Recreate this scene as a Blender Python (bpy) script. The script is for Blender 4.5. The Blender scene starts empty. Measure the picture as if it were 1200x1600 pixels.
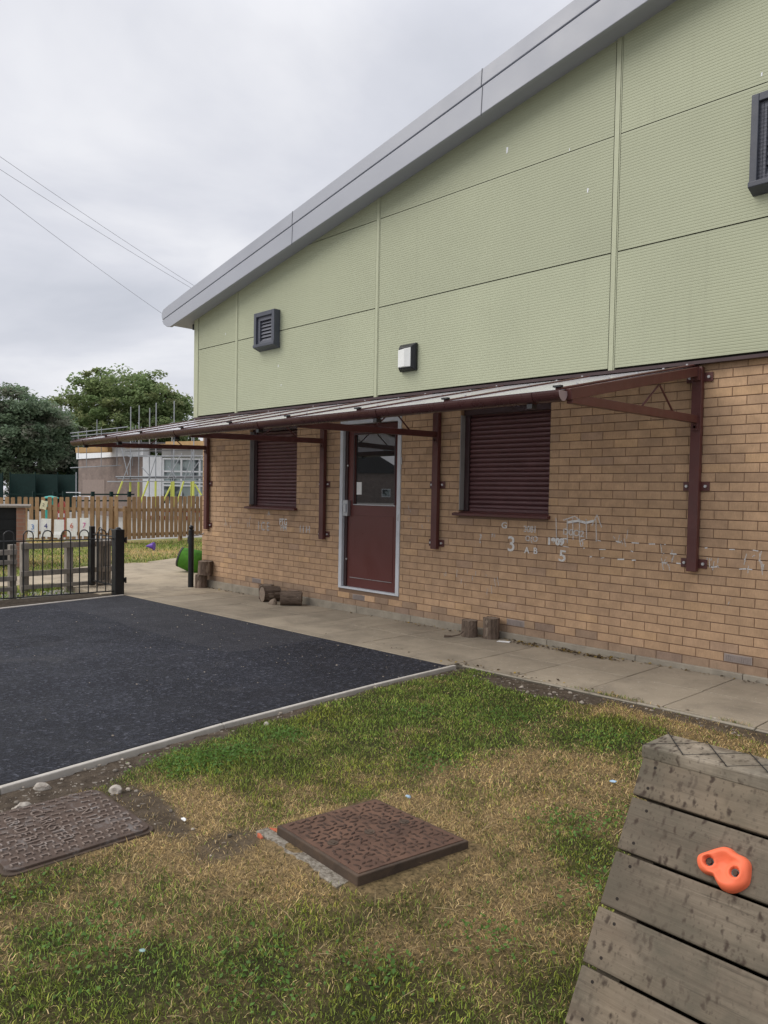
import bpy, bmesh, math, random
import numpy as np
from math import radians as rad, sin, cos, pi
random.seed(7); rng = np.random.default_rng(11)
S = bpy.context.scene
COL = S.collection

# ------------------------------------------------------------------ camera
cam_d = bpy.data.cameras.new("camera"); cam = bpy.data.objects.new("camera", cam_d); COL.objects.link(cam)
CAM = np.array([2.367, -6.174, 1.287]); FPX = 1200.065
PIT, ROL, YAW = 0.0348, 0.0181, -0.8031
Fv = np.array([sin(YAW)*cos(PIT), cos(YAW)*cos(PIT), -sin(PIT)])
Rt = np.array([cos(YAW), -sin(YAW), 0.0]); Up = np.cross(Rt, Fv)
Rv = cos(ROL)*Rt + sin(ROL)*Up; Uv = -sin(ROL)*Rt + cos(ROL)*Up
from mathutils import Matrix, Vector
cam.matrix_world = Matrix(((Rv[0], Uv[0], -Fv[0], CAM[0]), (Rv[1], Uv[1], -Fv[1], CAM[1]), (Rv[2], Uv[2], -Fv[2], CAM[2]), (0, 0, 0, 1)))
cam_d.sensor_fit = 'VERTICAL'; cam_d.sensor_height = 32.0; cam_d.lens = 32.0*FPX/1600.0
cam_d.shift_x = 0.0; cam_d.shift_y = 12.99/1600.0
cam_d.clip_start = 0.05; cam_d.clip_end = 2000
S.camera = cam

# ------------------------------------------------------------------ light
SUN_EL, SUN_AZ = 42.0, 216.0          # azimuth clockwise from +Y: the veiled sun stands behind the camera, to its left
w = bpy.data.worlds.new("World"); S.world = w; w.use_nodes = True
nt = w.node_tree; N = nt.nodes; L = nt.links; N.clear()
out = N.new('ShaderNodeOutputWorld'); bg = N.new('ShaderNodeBackground'); bg.inputs[1].default_value = 0.1
sky = N.new('ShaderNodeTexSky'); sky.sky_type = 'NISHITA'; sky.sun_disc = False
sky.sun_elevation = rad(SUN_EL); sky.sun_rotation = rad(SUN_AZ); sky.air_density = 1.0; sky.dust_density = 2.0
tc = N.new('ShaderNodeTexCoord'); sep = N.new('ShaderNodeSeparateXYZ'); L.new(tc.outputs['Generated'], sep.inputs[0])
def wm(op, a, b=None, c=None):
    n = N.new('ShaderNodeMath'); n.operation = op
    for i, v in enumerate((a, b, c)):
        if v is None: continue
        if isinstance(v, (int, float)): n.inputs[i].default_value = v
        else: L.new(v, n.inputs[i])
    return n.outputs[0]
zz = wm('MAXIMUM', sep.outputs[2], 0.0); den = wm('ADD', zz, 0.22)
cx = wm('DIVIDE', sep.outputs[0], den); cy = wm('DIVIDE', sep.outputs[1], den)
cmb = N.new('ShaderNodeCombineXYZ'); L.new(cx, cmb.inputs[0]); L.new(cy, cmb.inputs[1])
nz = N.new('ShaderNodeTexNoise'); nz.inputs['Scale'].default_value = 1.25; nz.inputs['Detail'].default_value = 6; nz.inputs['Roughness'].default_value = 0.52; nz.inputs['Distortion'].default_value = 0.35
L.new(cmb.outputs[0], nz.inputs['Vector'])
rp = N.new('ShaderNodeValToRGB'); L.new(nz.outputs[0], rp.inputs[0])
e = rp.color_ramp.elements
e[0].position = 0.32; e[0].color = (0.655, 0.68, 0.755, 1); e[1].position = 0.62; e[1].color = (0.97, 0.975, 1.02, 1)
m_ = e.new(0.5); m_.color = (0.80, 0.815, 0.885, 1)
zen = N.new('ShaderNodeMapRange'); zen.inputs[1].default_value = 0.5; zen.inputs[2].default_value = 1.0; zen.inputs[3].default_value = 7.15; zen.inputs[4].default_value = 13.5
L.new(zz, zen.inputs[0])
sc_ = N.new('ShaderNodeVectorMath'); sc_.operation = 'SCALE'; L.new(rp.outputs[0], sc_.inputs[0]); L.new(zen.outputs[0], sc_.inputs[3])
mixw = N.new('ShaderNodeMixRGB'); mixw.inputs[0].default_value = 0.94
L.new(sky.outputs[0], mixw.inputs[1]); L.new(sc_.outputs[0], mixw.inputs[2]); L.new(mixw.outputs[0], bg.inputs[0]); L.new(bg.outputs[0], out.inputs[0])

sd = bpy.data.lights.new("sun", 'SUN'); sd.energy = 1.6; sd.angle = rad(40); sd.color = (1.0, 0.95, 0.88)
so = bpy.data.objects.new("sun", sd); COL.objects.link(so)
dirn = Vector((sin(rad(SUN_AZ))*cos(rad(SUN_EL)), cos(rad(SUN_AZ))*cos(rad(SUN_EL)), sin(rad(SUN_EL))))
so.rotation_euler = dirn.to_track_quat('Z', 'Y').to_euler(); so.location = (0, -10, 30)
S.view_settings.view_transform = 'Standard'; S.view_settings.look = 'None'; S.view_settings.exposure = 0.35; S.view_settings.gamma = 1.0
S.cycles.max_bounces = 8; S.cycles.transparent_max_bounces = 12

# ------------------------------------------------------------------ helpers
def g(x): return -0.11 + 0.009*min(0.0, max(x, -9.0))       # ground level: the yard falls a little towards the far end
def survey(u, v, depth):                                       # a point of the place from the measured photograph and its distance
    d = Fv + Rv*((u-600.2)/FPX) + Uv*((812.99-v)/FPX)
    return CAM + d*depth

def setp(o, label=None, cat=None, group=None, kind=None):
    if label: o['label'] = label
    if cat: o['category'] = cat
    if group: o['group'] = group
    if kind: o['kind'] = kind
    return o
def thing(name, label, cat, loc=(0, 0, 0), rz=0.0, group=None):
    o = bpy.data.objects.new(name, None); COL.objects.link(o); o.empty_display_size = 0.1
    o.location = loc; o.rotation_euler = (0, 0, rz)
    return setp(o, label, cat, group)
def copy_tree(o, parent=None):
    c = o.copy(); COL.objects.link(c); c.parent = parent
    for ch in list(o.children): copy_tree(ch, c)
    return c

class MB:
    def __init__(s): s.v = []; s.f = []; s.c = []          # c: one colour per face (optional)
    def add(s, vs, fs, col=None):
        b = len(s.v); s.v += [tuple(map(float, p)) for p in vs]
        for f in fs: s.f.append(tuple(b+i for i in f)); s.c.append(col or (1, 1, 1, 1))
        return s
    def box(s, x0, x1, y0, y1, z0, z1, col=None, M=None):
        vs = [(x0,y0,z0),(x1,y0,z0),(x1,y1,z0),(x0,y1,z0),(x0,y0,z1),(x1,y0,z1),(x1,y1,z1),(x0,y1,z1)]
        if M is not None: vs = [tuple(M @ Vector(p)) for p in vs]
        return s.add(vs, [(3,2,1,0),(4,5,6,7),(0,1,5,4),(1,2,6,5),(2,3,7,6),(3,0,4,7)], col)
    def prism(s, poly, axis, a, b, col=None):               # poly in the two other axes, extruded from a to b along axis
        n = len(poly)
        def P(p, t):
            if axis == 'x': return (t, p[0], p[1])
            if axis == 'y': return (p[0], t, p[1])
            return (p[0], p[1], t)
        vs = [P(p, a) for p in poly]+[P(p, b) for p in poly]
        fs = [tuple(range(n)), tuple(range(2*n-1, n-1, -1))]+[(i, i+n, (i+1) % n+n, (i+1) % n) for i in range(n)]
        return s.add(vs, fs, col)
    def tube(s, path, r, n=8, cap=True, col=None):
        P = [Vector(p) for p in path]; R = r if isinstance(r, (list, tuple)) else [r]*len(P)
        vs = []; fs = []; ref = None
        for i, p in enumerate(P):
            t = (P[min(i+1, len(P)-1)]-P[max(i-1, 0)]).normalized()
            if ref is None:
                ref = t.cross(Vector((0, 0, 1)))
                if ref.length < .05: ref = t.cross(Vector((1, 0, 0)))
            else: ref = ref - t*ref.dot(t)
            ref.normalize(); q = t.cross(ref)
            for k in range(n):
                a = 2*pi*k/n; vs.append(tuple(p+(ref*cos(a)+q*sin(a))*R[i]))
        for i in range(len(P)-1):
            for k in range(n): fs.append((i*n+k, i*n+(k+1) % n, (i+1)*n+(k+1) % n, (i+1)*n+k))
        if cap: fs += [tuple(range(n-1, -1, -1)), tuple(range((len(P)-1)*n, len(P)*n))]
        return s.add(vs, fs, col)
    def beam(s, a, b, wd, ht, up=(0, 0, 1), col=None):        # rectangular bar from a to b
        a = Vector(a); b = Vector(b); t = (b-a).normalized(); sx = t.cross(Vector(up)).normalized(); sy = sx.cross(t)
        vs = [tuple(p+sx*i*wd/2+sy*j*ht/2) for p in (a, b) for i, j in ((-1,-1),(1,-1),(1,1),(-1,1))]
        return s.add(vs, [(3,2,1,0),(4,5,6,7),(0,1,5,4),(1,2,6,5),(2,3,7,6),(3,0,4,7)], col)
    def ball(s, c, rx, ry=None, rz=None, n=10, m=7, col=None):
        ry = ry or rx; rz = rz or rx; vs = [(c[0], c[1], c[2]+rz)]; fs = []
        for i in range(1, m):
            th = pi*i/m
            for k in range(n): vs.append((c[0]+rx*sin(th)*cos(2*pi*k/n), c[1]+ry*sin(th)*sin(2*pi*k/n), c[2]+rz*cos(th)))
        vs.append((c[0], c[1], c[2]-rz)); e_ = len(vs)-1
        for k in range(n): fs += [(0, 1+k, 1+(k+1) % n), (e_, 1+(m-2)*n+(k+1) % n, 1+(m-2)*n+k)]
        for i in range(m-2):
            for k in range(n): fs.append((1+i*n+k, 1+(i+1)*n+k, 1+(i+1)*n+(k+1) % n, 1+i*n+(k+1) % n))
        return s.add(vs, fs, col)
    def obj(s, name, mat, parent=None, bevel=0, smooth=False, seg=2, colors=False, fix=True):
        me = bpy.data.meshes.new(name); me.from_pydata(s.v, [], s.f)
        if colors:
            at = me.attributes.new('tint', 'FLOAT_COLOR', 'FACE')
            at.data.foreach_set('color', np.array(s.c, dtype=np.float32).ravel())
        if fix:
            bm = bmesh.new(); bm.from_mesh(me); bmesh.ops.recalc_face_normals(bm, faces=bm.faces); bm.to_mesh(me); bm.free()
        if smooth: me.shade_smooth()
        me.materials.append(mat); o = bpy.data.objects.new(name, me); COL.objects.link(o)
        if parent is not None: o.parent = parent
        if bevel:
            b = o.modifiers.new('bevel', 'BEVEL'); b.width = bevel; b.segments = seg; b.limit_method = 'ANGLE'; b.angle_limit = rad(40)
        return o
def text(name, body, size, mat, parent, loc, rot, extrude=.001, align='CENTER', offset=0.0, sx=1.0):
    c = bpy.data.curves.new(name, 'FONT'); c.body = body; c.size = size; c.extrude = extrude; c.align_x = align; c.align_y = 'CENTER'; c.offset = offset
    tmp = bpy.data.objects.new("tmp", c); COL.objects.link(tmp); bpy.context.view_layer.update()
    me = bpy.data.meshes.new_from_object(tmp.evaluated_get(bpy.context.evaluated_depsgraph_get())); bpy.data.objects.remove(tmp); bpy.data.curves.remove(c)
    me.materials.clear(); me.materials.append(mat)
    o = bpy.data.objects.new(name, me); COL.objects.link(o); o.parent = parent; o.location = loc; o.rotation_euler = rot; o.scale = (sx, 1, 1)
    return o

# ------------------------------------------------------------------ materials
class NT:
    def __init__(s, name):
        s.m = bpy.data.materials.new(name); s.m.use_nodes = True; s.t = s.m.node_tree; s.n = s.t.nodes; s.l = s.t.links
        s.b = s.n['Principled BSDF']; s.o = s.n['Material Output']; s._tc = None
    def lk(s, a, b): s.l.new(a, b)
    def setv(s, i, v):
        if hasattr(v, 'links') or hasattr(v, 'is_linked'): s.lk(v, i)
        else: i.default_value = v
    def co(s, scale=(1, 1, 1), rnd=True):
        if s._tc is None:
            s._tc = s.n.new('ShaderNodeTexCoord')
            oi = s.n.new('ShaderNodeObjectInfo'); ad = s.n.new('ShaderNodeVectorMath'); ad.operation = 'MULTIPLY_ADD'
            s.lk(oi.outputs['Random'], ad.inputs[0]); ad.inputs[1].default_value = (37, 51, 23); s.lk(s._tc.outputs['Object'], ad.inputs[2]); s._r = ad.outputs[0]
        mp = s.n.new('ShaderNodeMapping'); mp.inputs['Scale'].default_value = scale
        s.lk(s._r if rnd else s._tc.outputs['Object'], mp.inputs[0]); return mp.outputs[0]
    def noise(s, scale, detail=4, rough=.55, vec=None, dist=0):
        t = s.n.new('ShaderNodeTexNoise'); t.inputs['Scale'].default_value = scale; t.inputs['Detail'].default_value = detail; t.inputs['Roughness'].default_value = rough; t.inputs['Distortion'].default_value = dist
        s.lk(vec if vec is not None else s.co(), t.inputs['Vector']); return t.outputs[0]
    def voro(s, scale, vec=None, feature='F1', out='Distance', rnd=1.0):
        t = s.n.new('ShaderNodeTexVoronoi'); t.feature = feature; t.inputs['Scale'].default_value = scale; t.inputs['Randomness'].default_value = rnd
        s.lk(vec if vec is not None else s.co(), t.inputs['Vector']); return t.outputs[out]
    def ramp(s, fac, stops, interp='LINEAR'):
        r = s.n.new('ShaderNodeValToRGB'); r.color_ramp.interpolation = interp; el = r.color_ramp.elements
        while len(el) < len(stops): el.new(.5)
        for e_, (p, c) in zip(el, stops):
            e_.position = p; e_.color = (c, c, c, 1) if isinstance(c, (int, float)) else (*c[:3], 1)
        s.lk(fac, r.inputs[0]); return r.outputs[0]
    def mix(s, fac, a, b, mode='MIX'):
        m = s.n.new('ShaderNodeMixRGB'); m.blend_type = mode
        for i, v in zip(m.inputs, (fac, a, b)):
            if isinstance(v, tuple): i.default_value = (*v[:3], 1)
            else: s.setv(i, v)
        return m.outputs[0]
    def math(s, op, a, b=0.0):
        m = s.n.new('ShaderNodeMath'); m.operation = op; s.setv(m.inputs[0], a); s.setv(m.inputs[1], b); return m.outputs[0]
    def attr(s, name): a = s.n.new('ShaderNodeAttribute'); a.attribute_name = name; return a
    def bump(s, h, strength=.5, dist=.01, prev=None):
        b = s.n.new('ShaderNodeBump'); b.inputs['Strength'].default_value = strength; b.inputs['Distance'].default_value = dist
        s.lk(h, b.inputs['Height'])
        if prev is not None: s.lk(prev, b.inputs['Normal'])
        return b.outputs[0]
    def fin(s, col=None, rough=None, normal=None, metal=None, spec=None, **k):
        for n_, v in (('Base Color', col), ('Roughness', rough), ('Normal', normal), ('Metallic', metal), ('Specular IOR Level', spec)):
            if v is None: continue
            i = s.b.inputs[n_]
            if isinstance(v, tuple): i.default_value = (*v[:3], 1)
            else: s.setv(i, v)
        return s.m
def sc(c, k): return tuple(x*k for x in c)
def paint(name, c, rough=.45, var=.12, spec=.4, dirt=0.0, bump=.02, scale=6, metal=0.0):
    t = NT(name); n1 = t.noise(scale, 5, .6)
    col = t.mix(t.ramp(n1, [(.3, 0.0), (.7, 1.0)]), sc(c, 1-var), sc(c, 1+var))
    if dirt: col = t.mix(t.math('MULTIPLY', t.ramp(t.noise(scale*3, 6, .7), [(.5, 0.0), (.75, 1.0)]), dirt), col, (.30, .27, .23))
    nb = t.bump(t.noise(scale*25, 3), .25, bump*.1) if bump else None
    r = t.ramp(t.noise(scale*2, 4), [(.3, max(.05, rough-.1)), (.7, min(1, rough+.12))])
    return t.fin(col, r, nb, metal, spec)

M_maroon = paint("maroon_paint", (.100, .033, .029), .40, .15, .45, dirt=.05)
M_bolt = paint("galvanised_bolt", (.55, .55, .55), .4, .1, .5, metal=.6)
M_black = paint("black_paint", (.012, .013, .015), .42, .2, .45, dirt=.04)
M_slate = paint("slate_blue_paint", (.060, .066, .085), .45, .15, .45)
M_slat = paint("grey_louvre", (.105, .11, .135), .5, .15, .4)
M_greyroof = paint("grey_fascia_metal", (.36, .375, .42), .42, .05, .4, scale=1.2)
M_doorframe = paint("pale_grey_frame", (.60, .625, .66), .5, .06, .35, dirt=.12)
M_brown = paint("dark_brown_frame", (.052, .028, .029), .42, .15, .45)
M_steel = paint("brushed_steel", (.42, .43, .45), .35, .12, .5, metal=.7)
M_white = paint("white_paint", (.74, .76, .78), .55, .06, .3, dirt=.1)
M_galv = paint("galvanised_tube", (.33, .345, .36), .45, .12, .5, metal=.35)
M_yellow = paint("yellow_sleeve", (.60, .63, .13), .55, .08, .3)
M_concrete = paint("concrete", (.31, .275, .22), .9, .2, .2, dirt=.3, bump=.2, scale=7)
M_kerb = paint("kerb_concrete", (.47, .44, .395), .9, .12, .2, dirt=.25, bump=.2, scale=9)
M_paper = paint("paper", (.80, .80, .78), .8, .03, .2, bump=0)
M_cream = paint("cream_paper", (.72, .68, .48), .8, .05, .2, bump=0)
M_red = paint("red_plastic", (.36, .055, .045), .45, .1, .4)
M_teal = paint("teal_plastic", (.03, .33, .28), .4, .1, .4)
M_purple = paint("purple_plastic", (.13, .05, .40), .4, .1, .4)
M_ink = {k: paint(k+"_print", c, .8, .02, .2, bump=0) for k, c in dict(blue=(.03, .16, .5), navy=(.03, .03, .2), rust=(.55, .13, .08), pink=(.6, .08, .35), dark=(.05, .05, .05)).items()}
M_darkgreen = paint("dark_green_mesh", (.006, .022, .019), .7, .2, .2)
M_diff = paint("opal_diffuser", (.74, .75, .72), .35, .04, .4)
M_greenfab = paint("green_fabric", (.06, .19, .02), .8, .3, .2, scale=12)
M_ply = paint("timber_board", (.62, .40, .19), .8, .15, .2, scale=3)
M_cable = paint("cable_sheath", (.10, .10, .11), .7, .05, .2, bump=0)

# clay brick: one colour per brick, plus drag marks and speckle
t = NT("clay_brick"); a = t.attr('tint'); v1 = t.noise(9, 5, .6); v2 = t.noise(1, 4, .7, t.co((160, 160, 30)))
col = t.mix(1.0, a.outputs['Color'], t.ramp(v1, [(.3, .84), (.7, 1.13)]), 'MULTIPLY')
col = t.mix(1.0, col, t.ramp(v2, [(.25, .86), (.75, 1.12)]), 'MULTIPLY')
col = t.mix(t.ramp(t.noise(1.1, 5, .6), [(.5, 0.0), (.8, .28)]), col, (.30, .22, .15))
M_brick = t.fin(col, .9, t.bump(t.noise(140, 5, .7), .35, .003), spec=.2)
t = NT("mortar"); M_mortar = t.fin(t.mix(t.noise(3, 4), (.19, .128, .09), (.28, .19, .135)), .95, t.bump(t.noise(120, 4), .4, .003), spec=.1)
# brick pattern for walls seen only from afar or from the side
def brick_tex(name, c1, c2, mo, axis='xz', s=1.0):
    t = NT(name); sp = t.n.new('ShaderNodeSeparateXYZ'); t.co(); t.lk(t._tc.outputs['Object'], sp.inputs[0]); cm = t.n.new('ShaderNodeCombineXYZ')
    ax = {'x': 0, 'y': 1, 'z': 2}; t.lk(sp.outputs[ax[axis[0]]], cm.inputs[0]); t.lk(sp.outputs[ax[axis[1]]], cm.inputs[1])
    b = t.n.new('ShaderNodeTexBrick'); t.lk(cm.outputs[0], b.inputs['Vector']); b.inputs['Scale'].default_value = s
    b.inputs['Brick Width'].default_value = .225; b.inputs['Row Height'].default_value = .075; b.inputs['Mortar Size'].default_value = .005
    b.inputs['Color1'].default_value = (*c1, 1); b.inputs['Color2'].default_value = (*c2, 1); b.inputs['Mortar'].default_value = (*mo, 1)
    col = t.mix(1.0, b.outputs['Color'], t.ramp(t.noise(2, 5), [(.3, .8), (.7, 1.15)]), 'MULTIPLY')
    return t.fin(col, .9, t.bump(b.outputs['Fac'], -.4, .005), spec=.2)
M_brickY = brick_tex("brick_return", (.50, .32, .19), (.43, .28, .17), (.2, .15, .12), 'yz')
M_brickfar = brick_tex("brown_brick", (.225, .175, .15), (.19, .148, .13), (.21, .18, .16), 'xz')
M_brickpier = brick_tex("pier_brick", (.36, .20, .145), (.30, .16, .115), (.3, .25, .21), 'xz')

# olive cladding
t = NT("olive_cladding"); c0 = (.40, .422, .292)
col = t.mix(t.ramp(t.noise(.7, 5, .6), [(.3, 0.0), (.7, 1.0)]), sc(c0, .93), sc(c0, 1.05))
col = t.mix(t.ramp(t.noise(1, 5, .75, t.co((9, 9, .5))), [(.62, 0.0), (.8, .22)]), col, (.36, .37, .27))
oi = t.n.new('ShaderNodeObjectInfo'); col = t.mix(1.0, col, t.ramp(oi.outputs['Random'], [(0, .95), (1, 1.04)]), 'MULTIPLY')
col = t.mix(t.ramp(t.noise(1, 6, .7, t.co((14, 14, .25))), [(.58, 0.0), (.78, .30)]), col, (.30, .31, .22))
M_clad = t.fin(col, .5, spec=.3)
M_cladtrim = paint("olive_trim", (.43, .45, .31), .45, .04, .35)

# polycarbonate canopy sheet
t = NT("polycarbonate"); tr = t.n.new('ShaderNodeBsdfTransparent'); tr.inputs[0].default_value = (.90, .91, .92, 1)
tl = t.n.new('ShaderNodeBsdfTranslucent'); tl.inputs[0].default_value = (.75, .76, .80, 1); m1 = t.n.new('ShaderNodeMixShader'); m1.inputs[0].default_value = .30
fr = t.n.new('ShaderNodeFresnel'); fr.inputs[0].default_value = 1.6; mx = t.n.new('ShaderNodeMixShader')
t.fin(t.mix(t.ramp(t.noise(3, 5, .7), [(.4, 0.0), (.8, .6)]), (.70, .70, .74), (.55, .52, .50)), .15, spec=.8)
t.lk(tr.outputs[0], m1.inputs[1]); t.lk(tl.outputs[0], m1.inputs[2]); t.lk(t.math('ADD', fr.outputs[0], .12), mx.inputs[0]); t.lk(m1.outputs[0], mx.inputs[1]); t.lk(t.b.outputs[0], mx.inputs[2]); t.lk(mx.outputs[0], t.o.inputs[0]); M_poly = t.m

# door glass: dark room behind, sharp reflections
t = NT("door_glass"); M_glass = t.fin((.02, .024, .025), .012, spec=1.0); t.b.inputs["IOR"].default_value = 1.95
t = NT("far_window_glass"); M_farglass = t.fin(t.ramp(t.noise(1.2, 2), [(.42, (.03, .04, .045)), (.5, (.30, .36, .36))]), .08, spec=.5)

# tarmac
t = NT("tarmac"); vo = t.voro(62); ag = t.voro(62, out='Color'); fine = t.noise(170, 3, .7)
c1 = t.ramp(ag, [(.15, (.006, .0066, .010)), (.58, (.014, .0155, .022)), (.80, (.040, .043, .057)), (.95, (.115, .122, .148))])
c1 = t.mix(t.ramp(fine, [(.3, 0.0), (.7, .45)]), c1, (.026, .028, .037))
big = t.ramp(t.noise(.6, 6, .65, dist=.6), [(.32, .72), (.68, 1.38)])
col = t.mix(1.0, c1, big, 'MULTIPLY')
col = t.mix(t.ramp(t.noise(1.3, 8, .78, dist=.8), [(.56, 0.0), (.78, .34)]), col, (.13, .125, .12))
col = t.mix(t.ramp(t.noise(240, 1), [(.76, 0.0), (.79, .6)]), col, (.33, .32, .31))
col = t.mix(t.ramp(t.noise(34, 2), [(.775, 0.0), (.79, .8)]), col, (.36, .35, .34))
sx = t.n.new('ShaderNodeSeparateXYZ'); t.lk(t._tc.outputs['Object'], sx.inputs[0])
wob = t.math('ADD', sx.outputs[1], t.math('MULTIPLY', t.noise(1.5, 3), .25))
patch = t.math('MULTIPLY', t.math('GREATER_THAN', wob, -2.35), t.math('LESS_THAN', t.math('ADD', sx.outputs[0], t.math('MULTIPLY', t.noise(2.1, 3), .2)), -3.3))
col = t.mix(t.math('MULTIPLY', patch, .35), col, (.062, .062, .068))
M_tarmac = t.fin(col, t.ramp(t.noise(3, 4), [(.3, .66), (.7, .85)]), t.bump(t.math('ADD', vo, t.math('MULTIPLY', fine, .9)), 1.0, .008), spec=.28)

# paving slabs
t = NT("paving_slab"); a = t.attr('tint')
col = t.mix(1.0, a.outputs['Color'], t.ramp(t.noise(2.5, 6, .65), [(.3, .80), (.72, 1.12)]), 'MULTIPLY')
col = t.mix(t.ramp(t.noise(1.6, 7, .75, dist=.6), [(.48, 0.0), (.70, .6)]), col, (.15, .128, .10))
col = t.mix(t.ramp(t.noise(45, 3), [(.66, 0.0), (.72, .5)]), col, (.58, .56, .5))
col = t.mix(t.ramp(t.noise(70, 3), [(.68, 0.0), (.73, .6)]), col, (.10, .09, .08))
M_slab = t.fin(col, .92, t.bump(t.noise(90, 5, .7), .35, .004), spec=.2)
t = NT("dark_earth"); M_earth = t.fin(t.mix(t.ramp(t.noise(18, 6, .7), [(.3, 0.0), (.7, 1.0)]), (.035, .028, .02), (.10, .08, .06)), .95, t.bump(t.noise(40, 5), .6, .01), spec=.1)
t = NT("joint_dirt"); M_joint = t.fin(t.mix(t.noise(20, 4), (.05, .045, .035), (.13, .115, .09)), .95, spec=.1)

# soil and thatch below the grass, with mapped dryness
t = NT("lawn_soil"); dr = t.attr('dry').outputs['Fac']; br = t.attr('bare').outputs['Fac']
soil = t.mix(t.ramp(t.noise(14, 7, .7), [(.3, 0.0), (.7, 1.0)]), (.045, .034, .025), (.14, .11, .082))
soil = t.mix(t.ramp(t.voro(55, out='Color'), [(.86, 0.0), (.9, .8)]), soil, (.30, .27, .23))
that = t.mix(dr, (.058, .060, .024), (.30, .212, .108)); that = t.mix(t.ramp(t.noise(60, 5, .7), [(.3, .0), (.6, 1.0)]), (.034, .027, .016), that)
M_lawn = t.fin(t.mix(br, that, soil), .95, t.bump(t.noise(40, 7, .75), .9, .02), spec=.1)
t = NT("grass_blades"); a = t.attr('col'); tr = t.n.new('ShaderNodeBsdfTranslucent'); mx = t.n.new('ShaderNodeMixShader'); mx.inputs[0].default_value = .42
t.fin(a.outputs['Color'], .55, spec=.3); t.lk(a.outputs['Color'], tr.inputs[0]); t.lk(t.b.outputs[0], mx.inputs[1]); t.lk(tr.outputs[0], mx.inputs[2]); t.lk(mx.outputs[0], t.o.inputs[0]); M_grass = t.m
M_leaf = M_grass
t = NT("tree_leaves"); a = t.attr('col'); tr = t.n.new('ShaderNodeBsdfTranslucent'); mx = t.n.new('ShaderNodeMixShader'); mx.inputs[0].default_value = .5
t.fin(a.outputs['Color'], .6, spec=.2); t.lk(a.outputs['Color'], tr.inputs[0]); t.lk(t.b.outputs[0], mx.inputs[1]); t.lk(tr.outputs[0], mx.inputs[2]); t.lk(mx.outputs[0], t.o.inputs[0]); M_treeleaf = t.m
t = NT("far_ground"); M_ground = t.fin(t.mix(t.noise(.08, 5), (.24, .23, .21), (.34, .325, .30)), .95, spec=.1)
t = NT("turf"); M_turf = t.fin(t.mix(t.ramp(t.noise(1.1, 6, .7), [(.35, 0.0), (.65, 1.0)]), (.14, .17, .045), (.32, .25, .12)), .95, t.bump(t.noise(40, 6), .8, .02), spec=.1)

# weathered timber (boards run along X)
def timber(name, c1, c2, spots=False, grain=(1.6, 30, 30), rough=.85):
    t = NT(name); v = t.co(grain)
    gr = t.noise(2.0, 7, .68, v, .6)
    col = t.mix(t.ramp(gr, [(.28, 0.0), (.72, 1.0)]), c1, c2)
    col = t.mix(t.ramp(t.noise(2.3, 5, .6), [(.38, 0.0), (.75, .65)]), col, sc(c1, .55))
    col = t.mix(t.ramp(t.noise(.9, 6, .7, t.co((grain[0]*2.2, grain[1]*4, grain[2]*4))), [(.60, 0.0), (.68, .6)]), col, sc(c1, .4))
    if spots:
        nzc = t.n.new('ShaderNodeTexNoise'); nzc.inputs['Scale'].default_value = 55; nzc.inputs['Detail'].default_value = 3; t.lk(t.co(), nzc.inputs['Vector'])
        def warped(scale, k):
            sc1 = t.n.new('ShaderNodeVectorMath'); sc1.operation = 'SCALE'; t.lk(nzc.outputs['Color'], sc1.inputs[0]); sc1.inputs[3].default_value = k
            ad = t.n.new('ShaderNodeVectorMath'); t.lk(t.co(scale), ad.inputs[0]); t.lk(sc1.outputs[0], ad.inputs[1]); return ad.outputs[0]
        col = t.mix(t.ramp(t.noise(3.1, 6, .7), [(.42, 0.0), (.62, .8)]), col, (.085, .076, .056))
        col = t.mix(t.ramp(t.noise(1.7, 4, .6), [(.52, 0.0), (.72, .55)]), col, (.27, .20, .13))
        kn = t.voro(1.0, t.co((3.2, 7.5, 7.5))); rings = t.math('SINE', t.math('MULTIPLY', kn, 75.0))
        col = t.mix(t.ramp(t.noise(1.1, 5, .65, t.co((1.0, 6, 6))), [(.45, 0.0), (.70, .55)]), col, (.10, .085, .062))
        col = t.mix(t.ramp(kn, [(.06, .85), (.10, .55), (.20, 0.0)]), col, t.mix(t.ramp(rings, [(.2, 0.0), (.8, 1.0)]), (.05, .038, .028), (.14, .105, .075)))
        dens = t.ramp(t.noise(3.4, 5, .7), [(.38, 0.05), (.54, 1.0)])
        k1 = t.ramp(t.voro(1.0, warped((58, 26, 26), 1.1)), [(.15, 1.0), (.42, 0.0)]); k2 = t.ramp(t.voro(1.0, warped((95, 60, 60), 1.2)), [(.16, .8), (.30, 0.0)])
        pick = t.ramp(t.voro(1.0, warped((58, 26, 26), 1.1), out='Color'), [(.22, 0.0), (.34, 1.0)])
        col = t.mix(t.math('MULTIPLY', t.math('MULTIPLY', k1, pick), dens), col, (.055, .040, .030))
        col = t.mix(t.math('MULTIPLY', k2, t.math('MULTIPLY', dens, .65)), col, (.06, .045, .034))
    return t.fin(col, rough, t.bump(gr, .45, .004), spec=.2)
M_ramp = timber("weathered_board", (.132, .103, .076), (.258, .211, .156), spots=True)
M_oldwood = timber("old_grey_wood", (.20, .175, .15), (.36, .325, .28), grain=(20, 20, 3))
M_picket = timber("treated_softwood", (.27, .165, .088), (.47, .31, .18), grain=(30, 30, 2))
M_bark = timber("bark", (.075, .055, .042), (.24, .18, .14), grain=(26, 26, 5), rough=.95)
t = NT("cut_wood"); M_cut = t.fin(t.mix(t.noise(25, 4), (.15, .12, .095), (.34, .27, .21)), .9, t.bump(t.noise(60, 4), .4, .004), spec=.15)
t = NT("trunk_bark"); M_trunk = t.fin(t.mix(t.noise(1, 6, .7, t.co((6, 6, 1.2))), (.03, .024, .018), (.11, .09, .07)), .95, spec=.1)

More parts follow.
